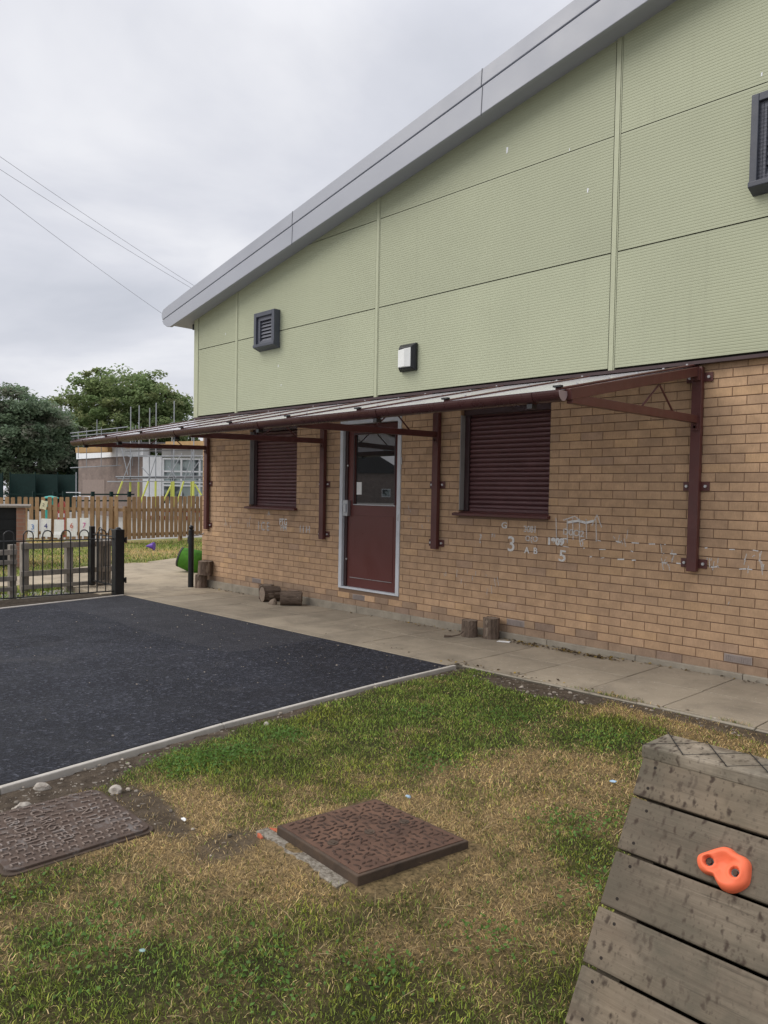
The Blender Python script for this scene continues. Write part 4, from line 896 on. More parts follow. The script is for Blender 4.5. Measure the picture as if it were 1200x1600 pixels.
V2 = thing("manhole_cover", "flat grey-rusted iron cover with raised lettering and rows of hooks, by the tarmac kerb", "manhole cover", (-.785, -4.966, -.1))
def rrect(hx, hy, r, n=6):
    P = []
    for cx_, cy_, a0 in ((hx-r, hy-r, 0), (-hx+r, hy-r, pi/2), (-hx+r, -hy+r, pi), (hx-r, -hy+r, 1.5*pi)):
        for k in range(n+1): P.append((cx_+r*cos(a0+pi/2*k/n), cy_+r*sin(a0+pi/2*k/n)))
    return P
m = MB(); m.prism(rrect(.295, .295, .05), 'z', -.06, -.006); m.obj("frame", M_rustdark, V2, bevel=.003)
m = MB(); m.prism(rrect(.278, .278, .04), 'z', -.02, .004); lid2 = m.obj("lid", M_rustgrey, V2, bevel=.003)
m = MB(); st = .0475
def hook(mm, x, y, kind, h=.006):
    a_, b_, w_ = .0110, .0165, .0052
    if kind == 0: q = [(-a_, a_, -b_, -b_+w_), (-a_, -a_+w_, -b_+w_, b_-w_), (-a_, a_, b_-w_, b_)]       # U
    else: q = [(-a_, -a_*.2, -b_, -b_+w_), (-a_*.4, -a_*.4+w_, -b_+w_, b_-w_), (-a_*.2, a_, b_-w_, b_)]   # Z
    for x0_, x1_, y0_, y1_ in q: mm.box(x+x0_, x+x1_, y+y0_, y+y1_, .0038, .0038+h)
for j in range(10):
    for i in range(11):
        x = -.245+i*.049; y = -.238+j*.053
        if j in (2, 4, 7) and 1 < i < 9: continue
        hook(m, x, y+(.006 if i % 2 else -.006), 1 if i+j*.4 < 5.5 else 0)
M_worn = rust("worn_iron", (.15, .112, .092), (.23, .18, .15), (.34, .33, .32), .7)
m.obj("tread_pattern", M_worn, lid2)
for s_, y in (("CLARKSTEEL", -.026), ("GRADE B125", -.132), ("EN 124", .133)): text("lettering", s_, .070, M_worn, lid2, (-.0, y, .0065), (0, 0, 0), .004, sx=.95)

# ------------------------------------------------------------------ logs
def log(name, r, h, loc, rot, label, seed, group="cut logs along the wall foot"):
    rr = random.Random(seed); n_ = 26; T = thing(name, label, "log", loc, 0, group); T.rotation_euler = rot
    prof = [1+.05*rr.uniform(-1, 1) for _ in range(n_)]; V = []; F = []
    for j in range(7):
        zz_ = h*j/6
        for k in range(n_):
            q = r*(prof[k]*(1+.03*rr.uniform(-1, 1)))*(1.04 if j == 0 else 1.0); V.append((q*cos(2*pi*k/n_), q*sin(2*pi*k/n_), zz_+(rr.uniform(-.004, .004) if j in (0, 6) else 0)))
    for j in range(6):
        for k in range(n_): F.append((j*n_+k, j*n_+(k+1) % n_, (j+1)*n_+(k+1) % n_, (j+1)*n_+k))
    m = MB(); m.add(V, F); m.obj("bark", M_bark, T, fix=False)
    m = MB(); m.tube([(0, 0, .003), (0, 0, h-.004)], r*.955, n_); m.obj("wood_core", M_cut, T)
    return T
gw = g(-8)
log("log", .088, .20, (-7.84, -.13, g(-7.85)), (0, 0, .4), "short bark log standing on the ground beside the black gate post, under another log", 1)
log("log", .105, .205, (-7.78, -.105, g(-7.85)+.203), (.03, .02, 1.2), "bark log balanced on top of a lower log at the far wall corner", 2)
log("log", .095, .19, (-6.17, -.12, g(-6)), (0, 0, .2), "upright dark log against the plinth, behind a log lying on its side", 3)
log("log", .100, .235, (-5.97, -.335, g(-6)+.100), (-pi/2, 0, -.22), "dark round log lying on its side with its flat cut end facing out", 4)
log("log", .090, .27, (-5.56, -.33, g(-5.5)+.090), (-pi/2, 0, -.75), "split rough log lying alone between the lying round log and the door", 5)
log("log", .078, .165, (-2.555, -.20, g(-2.5)), (0, 0, 1.0), "upright bark log with pale streaks, front one of the pair under the near window", 6)
log("log", .080, .205, (-2.345, -.12, g(-2.4)), (0, 0, 2.2), "darker upright bark log touching the wall, taller one of the pair under the near window", 7)
m = MB(); m.tube([(-2.62, -.10, g(-2.6)), (-2.68, -.10, g(-2.6)+.10), (-2.67, -.10, g(-2.6)+.12)], [.05, .045, .03], 10); o = m.obj("log_stub", M_bark); setp(o, "small brown stump piece half hidden behind the pair of upright logs", "log", "cut logs along the wall foot")
m = MB(); m.tube([(-2.55, -.30, g(-2.5)+.06), (-2.57, -.33, g(-2.5)+.03), (-2.62, -.39, g(-2.6)+.014), (-2.68, -.44, g(-2.6)+.011)], [.006, .007, .008, .016], 8); o = m.obj("stick", M_bark); setp(o, "dark curved stick leaning from the log onto the paving slabs", "stick")
o = blob("wood_chunk", .06, .045, .06, M_cut, 31); o.location = (-5.66, -.37, g(-5.6)+.02); setp(o, "pale reddish chunk of broken wood at the end of the split log", "wood chunk")
m = MB(); m.add([(-2.18, -.24, .002+g(-2)+.004), (-2.06, -.20, g(-2)+.006), (-2.08, -.15, g(-2)+.010), (-2.19, -.19, g(-2)+.006), (-2.18, -.24, g(-2)+.002), (-2.06, -.20, g(-2)+.004), (-2.08, -.15, g(-2)+.008), (-2.19, -.19, g(-2)+.004)], [(0, 1, 2, 3), (7, 6, 5, 4), (0, 4, 5, 1), (1, 5, 6, 2), (2, 6, 7, 3), (3, 7, 4, 0)]); o = m.obj("paper_scrap", M_paper); setp(o, "crumpled white paper scrap on the path beside the pair of logs", "litter")
# leaf litter along the plinth
Pl = []
for cx_, cy_, sx_, sy_, n_ in ((-1.85, -.10, .22, .04, 120), (-1.45, -.13, .07, .03, 70), (-1.15, -.15, .10, .03, 90), (-3.2, -.09, .5, .03, 60), (-.5, -.07, .6, .02, 60), (-7.3, -.08, .4, .03, 50), (-1.3, -1.24, .8, .03, 60)):
    q = rng.normal(size=(n_, 2))*[sx_, sy_]; xx, yy = cx_+q[:, 0], np.minimum(cy_+q[:, 1], -.04); Pl.append(np.stack([xx, yy, gv(xx)+rng.uniform(.003, .012, n_)], -1))
Pl = np.concatenate(Pl); u = rng.random(len(Pl)); o = leafcloud("leaf_litter", Pl, .028, np.where((u < .6)[:, None], np.array([.10, .075, .05]), np.where((u < .85)[:, None], np.array([.26, .19, .09]), np.array([.42, .29, .06]))), 2.0); setp(o, kind='stuff')
for i, (x, y, c, lab) in enumerate([(-.045, -3.66, (.30, .42, .52), "scrap of pale blue wrapper in dry grass behind the raised rusty cover"), (.494, -2.774, (.30, .42, .55), "tiny blue wrapper scrap in the grass near the top of the ramp"), (.25, -5.107, (.25, .38, .36), "crumpled grey-green wrapper in the grass near the bottom of the lawn"), (-.528, -4.53, (.72, .72, .70), "torn white tissue scrap in the grass between the two iron covers")]):
    o = blob("wrapper_scrap", .015, .010, .006, paint("wrapper_%d" % i, c, .4, .2, .4, bump=0), 40+i, .6); o.location = (x, y, float(lawn_z(x, y))+.018); setp(o, lab, "litter")

# ------------------------------------------------------------------ railing, gate, bollard
def bow(mm, a, b, ztop, zlow, r=.008):
    a = Vector(a); b = Vector(b); c = (a+b)/2; d = (b-a)/2; R__ = d.length
    path = [(a.x, a.y, zlow), (a.x, a.y, ztop-R__)]+[tuple(c-d*cos(pi*k/8)+Vector((0, 0, ztop-R__-c.z+R__*sin(pi*k/8)))) for k in range(1, 8)]+[(b.x, b.y, ztop-R__), (b.x, b.y, zlow)]
    mm.tube(path, r, 6)
RL = thing("bow_top_railing", "low black bow-top steel railing along the far edge of the tarmac yard", "railing", (0, 0, 0))
def lx(y): return -7.86+(y+1.44)*.06
zr = g(-7.9)
m = MB(); m.beam((lx(-1.5), -1.5, zr+.775), (lx(-6.5), -6.5, zr+.775), .034, .014); m.obj("rail", M_black, RL)
m = MB(); m.beam((lx(-1.5), -1.5, zr+.05), (lx(-6.5), -6.5, zr+.05), .034, .014); m.obj("rail", M_black, RL)
for k in range(21):
    y0 = -1.60-.236*k; y1 = y0-.118
    m = MB(); bow(m, (lx(y0), y0, 0), (lx(y1), y1, 0), zr+.905, zr+.05); m.obj("bow", M_black, RL)
m = MB(); m.box(lx(-4.2)-.03, lx(-4.2)+.03, -4.23, -4.17, zr-.3, zr+.92); m.obj("post", M_black, RL)
GP = thing("gate_post", "thick square black gate post at the near end of the railing", "post", (-7.86, -1.43, zr))
m = MB(); m.box(-.065, .065, -.065, .065, -.3, .905); m.obj("shaft", M_black, GP, bevel=.006)
m = MB(); m.tube([(0, 0, .903), (0, 0, .915)], [.055, .04], 14); m.ball((0, 0, .915), .04, .04, .022, n=14, m=9); m.obj("cap", M_black, GP, smooth=True)
m = MB()
for z_ in (.76, .20): m.box(.02, .09, .06, .085, z_-.03, z_+.03); m.tube([(.075, .08, z_-.04), (.075, .08, z_+.04)], .012, 8)
m.obj("hinge", M_black, GP)
BO = thing("latch_post", "slim black latch post with ball finial standing by the far wall corner", "post", (-7.98, -.225, g(-7.98)))
m = MB(); m.tube([(0, 0, -.2), (0, 0, .855)], .042, 16); m.obj("shaft", M_black, BO)
m = MB(); m.tube([(0, 0, .852), (0, 0, .87), (0, 0, .88)], [.045, .04, .018], 14); m.ball((0, 0, .905), .036, n=14, m=9); m.obj("finial", M_black, BO, smooth=True)
m = MB(); m.box(-.06, -.03, -.03, .03, .66, .77); m.obj("latch_box", M_black, BO, bevel=.004)
m = MB(); m.tube([(.03, 0, .775), (.03, .17, .80), (.03, .20, .82)], .007, 6); m.obj("wall_tie", M_galv, BO)
GA = thing("gate", "narrow black bow-top gate leaf standing open behind the gate post", "gate", (0, 0, 0))
ga, gb_ = Vector((-7.94, -1.40, 0)), Vector((-8.87, -1.365, 0))
def gp_(f, z_): p = ga.lerp(gb_, f); return (p.x, p.y, zr+z_)
m = MB(); m.box(-8.90, -8.83, -1.40, -1.335, zr+.02, zr+.905); m.obj("stile", M_black, GA, bevel=.004)
m = MB(); m.beam(gp_(0, .79), gp_(1, .79), .03, .014); m.obj("rail", M_black, GA)
m = MB(); m.beam(gp_(0, .10), gp_(1, .10), .03, .014); m.obj("rail", M_black, GA)
for k in range(2):
    m = MB(); bow(m, (*gp_(.20+.40*k, 0)[:2], 0), (*gp_(.20+.40*k+.14, 0)[:2], 0), zr+.90, zr+.10); m.obj("bow", M_black, GA)
# weathered post-and-rail fence just behind
def post_rail(name, X, ys, yr, zs, top, label, wd=.10):
    T = thing(name, label, "fence", (0, 0, 0), 0, None)
    for y in ys:
        m = MB(); m.box(X-.05, X+.05, y-wd/2, y+wd/2, g(X)-.3, top+random.uniform(-.01, .02)); m.obj("post", M_oldwood, T, bevel=.006)
    for z_, h in zs:
        m = MB(); m.beam((X+.068, yr[0], z_), (X+.068, yr[1], z_+.006), .036, h); m.obj("rail", M_oldwood, T, bevel=.004)
    return T
post_rail("post_and_rail_fence", -9.05, [-2.27, -1.64, -1.19, -1.06], (-2.34, -1.0), [(.445, .08), (.055, .075), (-.14, .055)], .50, "weathered grey timber fence panel with three rails behind the bow-top railing")
post_rail("post_and_rail_fence", -8.55, [-2.60], (-5.8, -2.56), [(.405, .07), (.27, .06), (.05, .065), (-.09, .055)], .49, "leaning grey timber post and rails at the left of the weathered panel", .085)

# ------------------------------------------------------------------ picket fence with paper numbers
PF = thing("picket_fence", "brown timber picket fence across the far side of the grass", "fence", (0, 0, 0))
def fence_run(A, Bv, pitch, z0, z1, first):
    A = Vector((*A, 0)); Bv = Vector((*Bv, 0)); d = (Bv-A); Ln = d.length; d.normalize(); nrm = Vector((d.y, -d.x, 0))
    if nrm.dot(Vector((CAM[0], CAM[1], 0))-A) < 0: nrm = -nrm
    ang = math.atan2(d.y, d.x); n_ = int(Ln/pitch)
    for k in range(n_):
        p = A+d*(pitch*(k+.5)); f = (k+.5)/n_; o = first.copy(); COL.objects.link(o); o.parent = PF
        o.location = (p.x+nrm.x*.02, p.y+nrm.y*.02, z0+(z1[0]*(1-f)+z1[1]*f)-1.2+random.uniform(-.012, .012)); o.rotation_euler = (random.uniform(-.01, .01), random.uniform(-.012, .012), ang)
    for z_ in (.22, .90):
        m = MB(); a_, b_ = A+nrm*-.02, Bv+nrm*-.02; m.beam((a_.x, a_.y, z0+z_), (b_.x, b_.y, z0+z_), .04, .085); m.obj("rail", M_picket, PF)
    k = 0.0
    while k <= Ln:
        p = A+d*k-nrm*.08; m = MB(); m.box(p.x-.045, p.x+.045, p.y-.045, p.y+.045, z0-.3, z0+1.0); m.obj("post", M_picket, PF); k += 1.8
    return d, nrm, ang
m = MB(); m.prism([(-.056, .03), (.056, .03), (.056, 1.185), (.036, 1.20), (-.036, 1.20), (-.056, 1.185)], 'y', -.010, .010); pk = m.obj("picket", M_picket, PF, bevel=.003)
d1, n1, ang1 = fence_run((-22.05, -.42), (-17.62, 3.31), .176, -.19, (1.13, 1.27), pk)
fence_run((-17.60, 3.33), (-18.25, 9.0), .150, -.19, (1.27, 1.36), pk)
pk.location = (-22.2, -.55, -.19); pk.rotation_euler = (0, 0, ang1)
def on_fence(u, v, off=.045):      # point on the front of the left run
    r = Fv+Rv*((u-600.2)/FPX)+Uv*((812.99-v)/FPX); A = np.array([-22.05, -.42])+np.array([n1.x, n1.y])*off
    k = ((A[0]-CAM[0])*n1.x+(A[1]-CAM[1])*n1.y)/(r[0]*n1.x+r[1]*n1.y); return CAM+r*k
def poster(u, v, wd, ht, mat, ch, ink, label, tilt=0.0, cap=None):
    p = on_fence(u, v); T = thing("number_sheet", label, "paper sheet", tuple(p), 0, "paper sheets pinned to the picket fence"); T.rotation_euler = (0, tilt, ang1)
    m = MB(); nn = 6; V = []; F = []
    for i in range(nn+1):
        for j in range(nn+1): V.append((-wd/2+wd*i/nn, -.006*sin(i*1.3+j*.7)-(.02 if (ch == '' and j < 2) else 0), -ht/2+ht*j/nn))
    for i in range(nn):
        for j in range(nn):
            if ch == '' and i+ (nn-1-j) > 8 : continue
            F.append((i*(nn+1)+j, (i+1)*(nn+1)+j, (i+1)*(nn+1)+j+1, i*(nn+1)+j+1))
    m.add(V, F); sh = m.obj("sheet", mat, T, fix=False); so_ = sh.modifiers.new('s', 'SOLIDIFY'); so_.thickness = .003
    if ch:
        text("numeral", ch, .20 if wd > .22 else .12, ink, T, (.0, -.016, .04 if wd > .22 else 0), (pi/2, 0, 0), .0015)
        if cap: text("caption", cap, .045, ink, T, (0, -.016, -.07), (pi/2, 0, 0), .001)
    return T
poster(51.5, 826, .285, .49, M_paper, "3", M_ink['blue'], "white sheet with a blue numeral 3 pinned to the pickets", 0, "three")
poster(72, 824.5, .285, .50, M_paper, "4", M_ink['navy'], "white sheet with a dark navy numeral 4 pinned to the pickets", .02, "four")
poster(92.5, 826, .285, .50, M_paper, "", M_ink['navy'], "blank folded sheet with a turned-up corner between the 4 and 6 sheets", .0)
poster(112.5, 824, .285, .50, M_paper, "6", M_ink['rust'], "white sheet with a rust red numeral 6 pinned to the pickets", -.02, "six")
poster(132, 823.5, .26, .50, M_paper, "7", M_ink['pink'], "white sheet with a pink numeral 7 pinned to the pickets", .0, "seven")
poster(68.5, 789, .19, .24, M_cream, "2", M_ink['dark'], "small tilted cream sheet with a numeral 2 near the picket tops", .22)

# purple cone lying on the grass
CN = thing("toy_cone", "small purple plastic cone lying on its side on the far grass", "cone", (-15.25, 2.72, g(-15)), 0)
CN.rotation_euler = (0, 0, .75); CN.scale = (.62, .62, .62)
m = MB(); V = []; n_ = 18; prof = [(.0, .005), (.03, .02), (.30, .14), (.32, .15)]
m.tube([(-.02+x, 0, .13) for x, r in prof], [r for x, r in prof], n_); o = m.obj("body", M_purple, CN); o.rotation_euler = (0, -.05, 0)
m = MB(); m.tube([(.305, 0, .13), (.325, 0, .13)], [.165, .165], n_); m.obj("rim", M_purple, CN)
# green tipped planting trug
TG = thing("garden_trug", "bright green soft tub with dark base, tipped over near the wall corner", "tub", (-10.02, .93, g(-10)+.215), 0)
TG.rotation_euler = (0, .30, .80)
m = MB(); m.tube([(-.17, 0, 0), (-.15, 0, 0), (.0, 0, .0), (.24, 0, .0)], [.175, .185, .205, .24], 20, cap=False); o = m.obj("body", M_greenfab, TG, smooth=True); so_ = o.modifiers.new('s', 'SOLIDIFY'); so_.thickness = .008
m = MB(); m.tube([(-.20, 0, 0), (-.172, 0, 0)], [.18, .185], 20); m.obj("base", paint("dark_grey_rubber", (.07, .075, .07), .7, .15, .3), TG)
m = MB(); m.tube([(.24, -.1, .22), (.30, -.08, .25), (.36, 0, .26), (.30, .08, .25), (.24, .1, .22)], .012, 8); m.tube([(.24, -.1, -.2), (.3, -.1, -.1), (.34, -.1, .02), (.26, -.1, .2)], .012, 8); m.obj("handle", M_greenfab, TG)
m = MB(); m.tube([(-.16, 0, 0), (-.155, 0, 0)], [.17, .17], 20); m.obj("inside", M_black, TG)

# playhouse at the left edge
PH = thing("playhouse", "low black playhouse with brick pier and flat top, at the left edge of the grass", "playhouse", (-12.55, -1.08, -.19))
PH.rotation_euler = (0, 0, rad(70))
M_blackboard = paint("black_board", (.010, .011, .013), .6, .2, .3)
m = MB()
for k in range(5): m.box(-1.6, -.13, .0, 1.2, .05+.208*k, .05+.208*k+.203)
m.obj("wall", M_blackboard, PH, bevel=.004)
m = MB(); m.box(-.128, .02, -.03, .5, -.2, 1.092); m.obj("brick_pier", M_brickpier, PH)
m = MB(); m.box(-1.7, .11, -.10, 1.3, 1.094, 1.135); m.obj("flat_top", M_oldwood, PH, bevel=.006)
m = MB(); m.box(-.62, -.50, -.012, -.002, .92, 1.06); m.obj("notice", M_paper, PH)

# ------------------------------------------------------------------ behind the fence
def ground_at(u, d, z=-.255): p = survey(u, 800, d); return Vector((p[0], p[1], z))
HZ = lambda u: 764.0-(200-u)*.018
def zat(u, v, d): return float(survey(u, v, d)[2])
# brown brick block under scaffold: gable receding to the left, windowed front to the right
FB = thing("far_building", "brown brick building with white fascia and white framed windows under scaffolding", "building", (0, 0, 0))
pc = ground_at(223, 40); pl = ground_at(122, 47); pr = ground_at(345, 39.5)
dl = (pl-pc); ll = dl.length; al = math.atan2(dl.y, dl.x); dr_ = (pr-pc); lr = dr_.length; ar = math.atan2(dr_.y, dr_.x)
zbk = zat(223, 711.5, 40); ztp = zat(223, 694, 40)
def panel(name, mat, org, ang, a_, b_, z0, z1, y0=0.0, y1=.2, parent=FB):
    m = MB(); m.box(a_, b_, y0, y1, z0, z1); o = m.obj(name, mat, parent); o.location = org; o.rotation_euler = (0, 0, ang); return o
sgn = 1
panel("wall", M_brickfar, pc, al, 0, ll, 0, zbk+.255, -.3, -.02)
panel("fascia", M_white, pc, al, -.1, ll+.15, zbk+.258, ztp+.255, -.34, .06)
panel("wall_patch", paint("pale_render", (.25, .20, .175), .9, .08, .2), pc, al, ll*.55, ll*.92, .3, zbk-1.0, -.02, .0)
panel("white_panel", M_white, pc, ar, .0, 1.02, 0, zat(230, 712, 40)+.255, -.02, .15)
panel("wall", paint("grey_render", (.45, .45, .44), .85, .08, .2), pc, ar, 1.02, lr, zat(280, 715, 40)+.255, ztp+.255, -.01, .2)
panel("wall", paint("grey_render_low", (.40, .40, .40), .85, .08, .2), pc, ar, 1.02, lr, 0, .75, -.01, .2)
wz0, wz1 = .75, zat(280, 716, 40)+.25
panel("window", M_farglass, pc, ar, 1.05, lr, wz0, wz1, .06, .1)
for k in range(6):
    x = 1.05+.98*k; panel("window_frame", M_white, pc, ar, x, x+.09, wz0, wz1, -.01, .058)
for z_ in (wz0, wz0+(wz1-wz0)*.40, wz0+(wz1-wz0)*.47, wz0+(wz1-wz0)*.70, wz1-.08): panel("window_frame", M_white, pc, ar, 1.05, lr, z_, z_+.08, -.014, .06)
panel("roof", M_cable, pc, ar, -3, lr, ztp+.256, ztp+.34, -.3, 9.0)
# scaffolding
SC = thing("scaffolding", "galvanised tube scaffolding with yellow foam sleeves around the far brick building", "scaffolding", (0, 0, 0))
DS = 37.5
def sp(u, v, d=DS): p = survey(u, v, d); return (float(p[0]), float(p[1]), float(p[2]))
def pole(u, vtop, d=DS, vbot=None, r=.026, yel=True):
    b = ground_at(u, d); z1 = zat(u, vtop, d); z0 = b.z if vbot is None else zat(u, vbot, d); m = MB(); m.tube([(b.x, b.y, z0), (b.x, b.y, z1)], r, 8); o = m.obj("standard", M_galv, SC)
    if yel and vbot is None: m = MB(); m.tube([(b.x, b.y, zat(u, 792, d)), (b.x, b.y, zat(u, 752, d))], .05, 10); m.obj("foam_sleeve", M_yellow, o)
for u, vt, d in ((203.5, 636, 37.5), (216.5, 634, 38.5), (233, 638, 39), (243, 630, 37), (271, 627, 37), (302, 632, 36.8), (299, 668, 38.5), (268, 660, 38.8)): pole(u, vt, d, yel=(u not in (233,)))
for u, vt, vb in ((122, 674, 716), (135, 672, 729), (158, 668, 729), (182.5, 670, 728), (151, 656, 700), (207, 668, 728), (211, 665, 728), (220, 667, 712)): pole(u, vt, 41, vb, .02, False)
def tube2(u0, v0, u1, v1, d=DS, d1=None, r=.026, nm="ledger", mat=M_galv): m = MB(); m.tube([sp(u0, v0, d), sp(u1, v1, d1 or d)], r, 8); return m.obj(nm, mat, SC)
for a_ in ((181, 745, 330, 744, 37), (184, 747.5, 330, 747, 38.8), (168, 752.5, 330, 751.5, 37), (110, 677, 200, 667, 41), (112, 682, 200, 674, 41), (200, 713, 330, 712.5, 37), (195, 705, 320, 703, 38.6), (110, 731, 190, 727, 41)): tube2(*a_)
for u0, v0, u1, v1 in ((207, 710, 182, 778), (302, 706, 276, 788), (246, 708, 231, 754), (232, 752, 218, 790), (268, 758, 252, 790), (305, 757, 315, 774), (222, 730, 236, 746), (285, 708, 262, 748), (318, 712, 296, 742), (200, 742, 190, 700), (262, 728, 275, 746)):
    o = tube2(u0, v0, u1, v1, 36.8, None, .022, "brace")
    if v1 > 750:
        va = max(v0, 752); f = (va-v0)/(v1-v0); m = MB(); m.tube([sp(u0+(u1-u0)*f, va, 36.8), sp(u1, v1, 36.8)], .042, 8); m.obj("foam_sleeve", M_yellow, o)
for a_, b_, vt, vb, d in ((122, 172, 699, 707, 42.5), (262, 335, 690, 698, 38.6), (196, 262, 695, 699, 38.6)):
    p, q = sp(a_, (vt+vb)/2+(.8 if a_ > 200 else 1), d), sp(b_, (vt+vb)/2-.8, d); m = MB(); m.beam(p, q, .7, (vb-vt)/1200*d); m.obj("deck_board", M_ply, SC)
m = MB(); m.beam(sp(186, 746, 37.6), sp(330, 745, 37.6), .9, .05); m.obj("deck_board", M_cable, SC)
# red and white barriers under the scaffold
for k, u in enumerate((240, 262, 285, 308)):
    b = ground_at(u, 39.2); T = thing("plastic_barrier", "low white plastic barrier with a red foot strip behind the picket fence below the scaffold", "barrier", b, ar, "barriers below the scaffold")
    m = MB(); m.box(-.30, .30, -.03, .03, .52, .78); m.box(-.27, -.2, -.03, .03, .2, .52); m.box(.2, .27, -.03, .03, .2, .52); m.obj("board", M_white, T, bevel=.01)
    m = MB(); m.box(-.28, .28, -.035, .035, .40, .51); m.box(-.28, -.19, -.2, .2, 0, .2); m.box(.19, .28, -.2, .2, 0, .2); m.obj("foot", M_red, T, bevel=.01)
# low black rail behind the pickets
BR = thing("post_rail_barrier", "low dark green metal rail on posts, close behind the picket fence", "railing", (0, 0, 0))
for u in (53, 85, 100, 145, 174, 202):
    b = ground_at(u, 27); m = MB(); z1 = zat(u, 768, 27); m.box(b.x-.05, b.x+.05, b.y-.05, b.y+.05, b.z, z1); m.obj("post", M_darkgreen, BR)
for v in (773, 783, 796): m = MB(); m.beam(sp(-30, v-1, 27), sp(210, v-.5, 27), .04, .05); m.obj("rail", M_darkgreen, BR)
# white goal frame
GO = thing("goal_frame", "small white tube goal frame standing behind the picket fence", "goal", (0, 0, 0))
m = MB(); a_, b_ = ground_at(99, 30), ground_at(125, 30); zt_ = zat(99, 769.5, 30)
m.tube([tuple(a_), (a_.x, a_.y, zt_), (b_.x, b_.y, zat(125, 769.5, 30)), tuple(b_)], .035, 8); m.obj("front_frame", M_white, GO)
m = MB(); back = Vector((-.5, .6, 0)); m.tube([tuple(a_+back*1.4), (a_.x+back.x, a_.y+back.y, zt_-.15), (b_.x+back.x, b_.y+back.y, zt_-.15), tuple(b_+back*1.4)], .025, 8); m.tube([tuple(a_), tuple(a_+back*1.4), tuple(b_+back*1.4), tuple(b_)], .025, 8); m.obj("back_frame", M_white, GO)
# teal litter bin and a red toy panel
LB = thing("litter_bin", "teal litter bin with a shallow domed lid behind the picket fence", "bin", tuple(ground_at(79.5, 25)))
m = MB(); zl = zat(79, 776, 25)+.255; m.tube([(0, 0, 0), (0, 0, zl-.14)], [.17, .20], 16); m.obj("body", M_teal, LB)
m = MB(); m.tube([(0, 0, zl-.06), (0, 0, zl-.03), (0, 0, zl), (0, 0, zl+.03)], [.24, .24, .17, .04], 16); m.tube([(.15, 0, zl-.14), (.15, 0, zl-.05)], .02, 6); m.tube([(-.15, 0, zl-.14), (-.15, 0, zl-.05)], .02, 6); m.obj("lid", M_teal, LB)
TP = thing("activity_toy", "red play board with a rounded top showing between the pickets", "toy", tuple(ground_at(97, 24)), ang1)
m = MB(); m.prism([(-.13, .0), (.13, .0), (.13, 1.0), (.07, 1.12), (-.07, 1.12), (-.13, 1.0)], 'y', -.03, .03); m.obj("red_board", M_red, TP, bevel=.01)
m = MB(); m.box(-.10, .10, -.04, -.031, .62, .74); m.obj("white_band", M_white, TP)
# dark green screened fence by the trees
DF = thing("screen_fence", "tall dark green mesh fence standing in front of the trees", "fence", (0, 0, 0))
for a_, b_ in ((-60, -25), (-25, 5), (16, 55), (55, 90), (90, 121)):
    p, q = ground_at(a_, 50), ground_at(b_, 49.5); m = MB(); h = zat(60, 741, 50)-(-.255); m.beam((p.x, p.y, p.z+h/2), (q.x, q.y, q.z+h/2), .04, h); m.obj("mesh_panel", M_darkgreen, DF)
for u in (4, 16, 55, 90, 119): p = ground_at(u, 49); m = MB(); m.tube([(p.x, p.y, p.z), (p.x, p.y, zat(u, 738, 49))], .04, 8); m.obj("post", M_darkgreen if u != 119 else M_galv, DF)

# ------------------------------------------------------------------ trees
def tree(label, base, H, crown, cols, leaf, nclump, per, seed, name="broadleaf_tree", rfac=.17, solid=.5, lobk=1.0):
    T = thing(name, label, "tree", tuple(base), 0, "trees beyond the far fence"); rr = np.random.default_rng(seed)
    cz, rx, rz = crown
    m = MB(); m.tube([(0, 0, 0), (.1, 0, cz*.35), (.05, .1, cz*.8), (0, 0, cz+rz*.4)], [H*.028, H*.022, H*.015, H*.006], 10)
    for k in range(11):
        a_ = k*2.4; z0 = cz*.45+rz*.08*k; L_ = rx*(.75 if k < 8 else .45)
        m.tube([(0, 0, z0), (cos(a_)*L_*.45, sin(a_)*L_*.45, z0+rz*.25), (cos(a_)*L_, sin(a_)*L_, z0+rz*.55)], [H*.010, H*.007, H*.003], 6)
    m.obj("trunk", M_trunk, T)
    d = rr.normal(size=(nclump, 3)); d /= np.linalg.norm(d, axis=1)[:, None]; q = solid+(1-solid)*rr.random(nclump)**.6
    lob = 1+lobk*(.22*np.sin(3*np.arctan2(d[:, 1], d[:, 0])+seed)+.13*np.sin(5*d[:, 2]*2+seed))+.08*rr.normal(size=nclump)
    ctr = d*(q*np.clip(lob, .6, 1.10))[:, None]*np.array([rx, rx, rz])+np.array([0, 0, cz]); ctr[:, 2] = np.maximum(ctr[:, 2], cz-rz*.95)
    cr = rx*rfac*(.6+.8*rr.random(nclump)); P = []; Cc = []
    for i in range(nclump):
        o_ = rr.normal(size=(per, 3)); o_ /= np.linalg.norm(o_, axis=1)[:, None]; o_ *= (rr.random(per)**.45)[:, None]*cr[i]*np.array([1.15, 1.15, .62]); P.append(ctr[i]+o_)
        base_c = np.array(cols[rr.integers(len(cols))])*(.85+.3*rr.random()); Cc.append(base_c*(.7+.6*rr.random(per))[:, None])
    o = leafcloud("crown", np.concatenate(P), leaf, np.concatenate(Cc), .8, T, M_treeleaf); return T
def tree_at(u, d, vtop, wpx, vlow, **k):
    b = ground_at(u, d); zt_ = zat(u, vtop, d)-b.z; zl = zat(u, vlow, d)-b.z; rx = wpx/2/1200*d; return dict(base=b, H=zt_, crown=((zt_+zl)/2, rx, (zt_-zl)/2), **k)
GR = [(.215, .285, .12), (.235, .295, .125), (.20, .275, .115), (.25, .28, .13)]
DK = [(.20, .265, .165), (.22, .28, .175), (.25, .26, .195), (.175, .24, .15)]
tree("big rounded mid-green tree rising behind the scaffolded building", **tree_at(195, 78, 584, 212, 745, cols=GR, leaf=.33, nclump=640, per=92, seed=6, solid=.5, lobk=.10, rfac=.125))
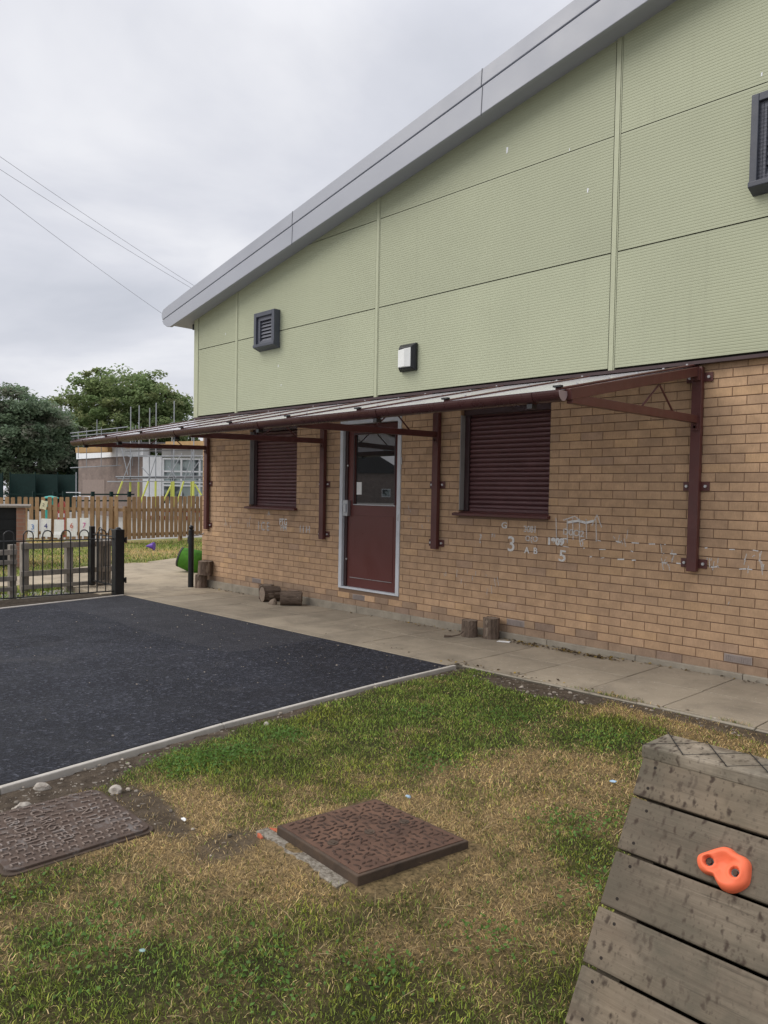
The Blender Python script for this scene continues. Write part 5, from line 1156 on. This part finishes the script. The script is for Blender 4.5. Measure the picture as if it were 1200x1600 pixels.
tree("dark blue-green tree at the left edge, overhanging the green fence", **tree_at(18, 62, 608, 185, 755, cols=DK, leaf=.28, nclump=480, per=95, seed=9, solid=.4, lobk=.4, rfac=.15))
tree("dark bushy tree between the left-edge tree and the big green one", **tree_at(106, 66, 668, 90, 770, cols=DK+GR[2:3], leaf=.30, nclump=150, per=110, seed=14, solid=.2))
tree("smaller dark tree beyond the right end of the scaffolding", **tree_at(285, 82, 672, 110, 770, cols=GR[2:3]+DK[:1], leaf=.34, nclump=110, per=100, seed=22, solid=.2))
HG = thing("hedge", "dark hedge filling the gap under the trees behind the green fence", "hedge", tuple(ground_at(70, 70)), al)
hx = rng.uniform(-14, 9, 9000); P = np.stack([hx, rng.uniform(-1, 1, 9000), rng.random(9000)**.8*(3.0+.6*np.sin(hx*1.3))], -1); u = rng.random(9000)
leafcloud("foliage", P, .34, np.stack([.018+.016*u, .034+.03*u, .020+.012*u], -1), .2, HG)

# ------------------------------------------------------------------ overhead cables
for (u0, v0, d0, u1, v1, d1, lab) in ((-90, 182, 30, 330, 463, 46, "topmost of three thin overhead cables running behind the roof edge"), (-90, 206, 30, 330, 468, 46, "middle one of three thin overhead cables running behind the roof edge"), (-90, 234, 30, 268, 500, 46, "lowest of three thin overhead cables, meeting the curved roof end")):
    a_, b_ = survey(u0, v0, d0), survey(u1, v1, d1); m = MB(); pts = []
    for k in range(17):
        f = k/16; p = a_*(1-f)+b_*f; pts.append((p[0], p[1], p[2]-.5*4*f*(1-f)*.25))
    m.tube(pts, .008, 6); o = m.obj("overhead_cable", paint("grey_cable", (.2, .2, .22), .7, .05, .2, bump=0) if 'grey_cable' not in bpy.data.materials else bpy.data.materials['grey_cable']); setp(o, lab, "cable", "overhead cables")
# house across the road behind the viewer, mirrored in the door glass
HS = thing("brick_house", "gabled brick house across the yard, mirrored in the glazed door", "house", (-92, -81, -.26), rad(-47))
m = MB(); m.box(-6, 6, -4, 4, 0, 4.8); m.obj("wall", M_brickfar, HS)
m = MB(); m.prism([(-6.4, 4.8), (6.4, 4.8), (0, 8.6)], 'y', -4.3, 4.3); m.obj("roof", paint("dark_tiles", (.05, .045, .045), .8, .2, .2), HS)
for x in (-3.2, 2.2):
    m = MB(); m.box(x, x+1.4, 3.99, 4.06, 1.0, 2.3); wf = m.obj("window", M_white, HS); m = MB(); m.box(x+.1, x+1.3, 4.05, 4.075, 1.1, 2.2); m.obj("pane", M_farglass, wf)
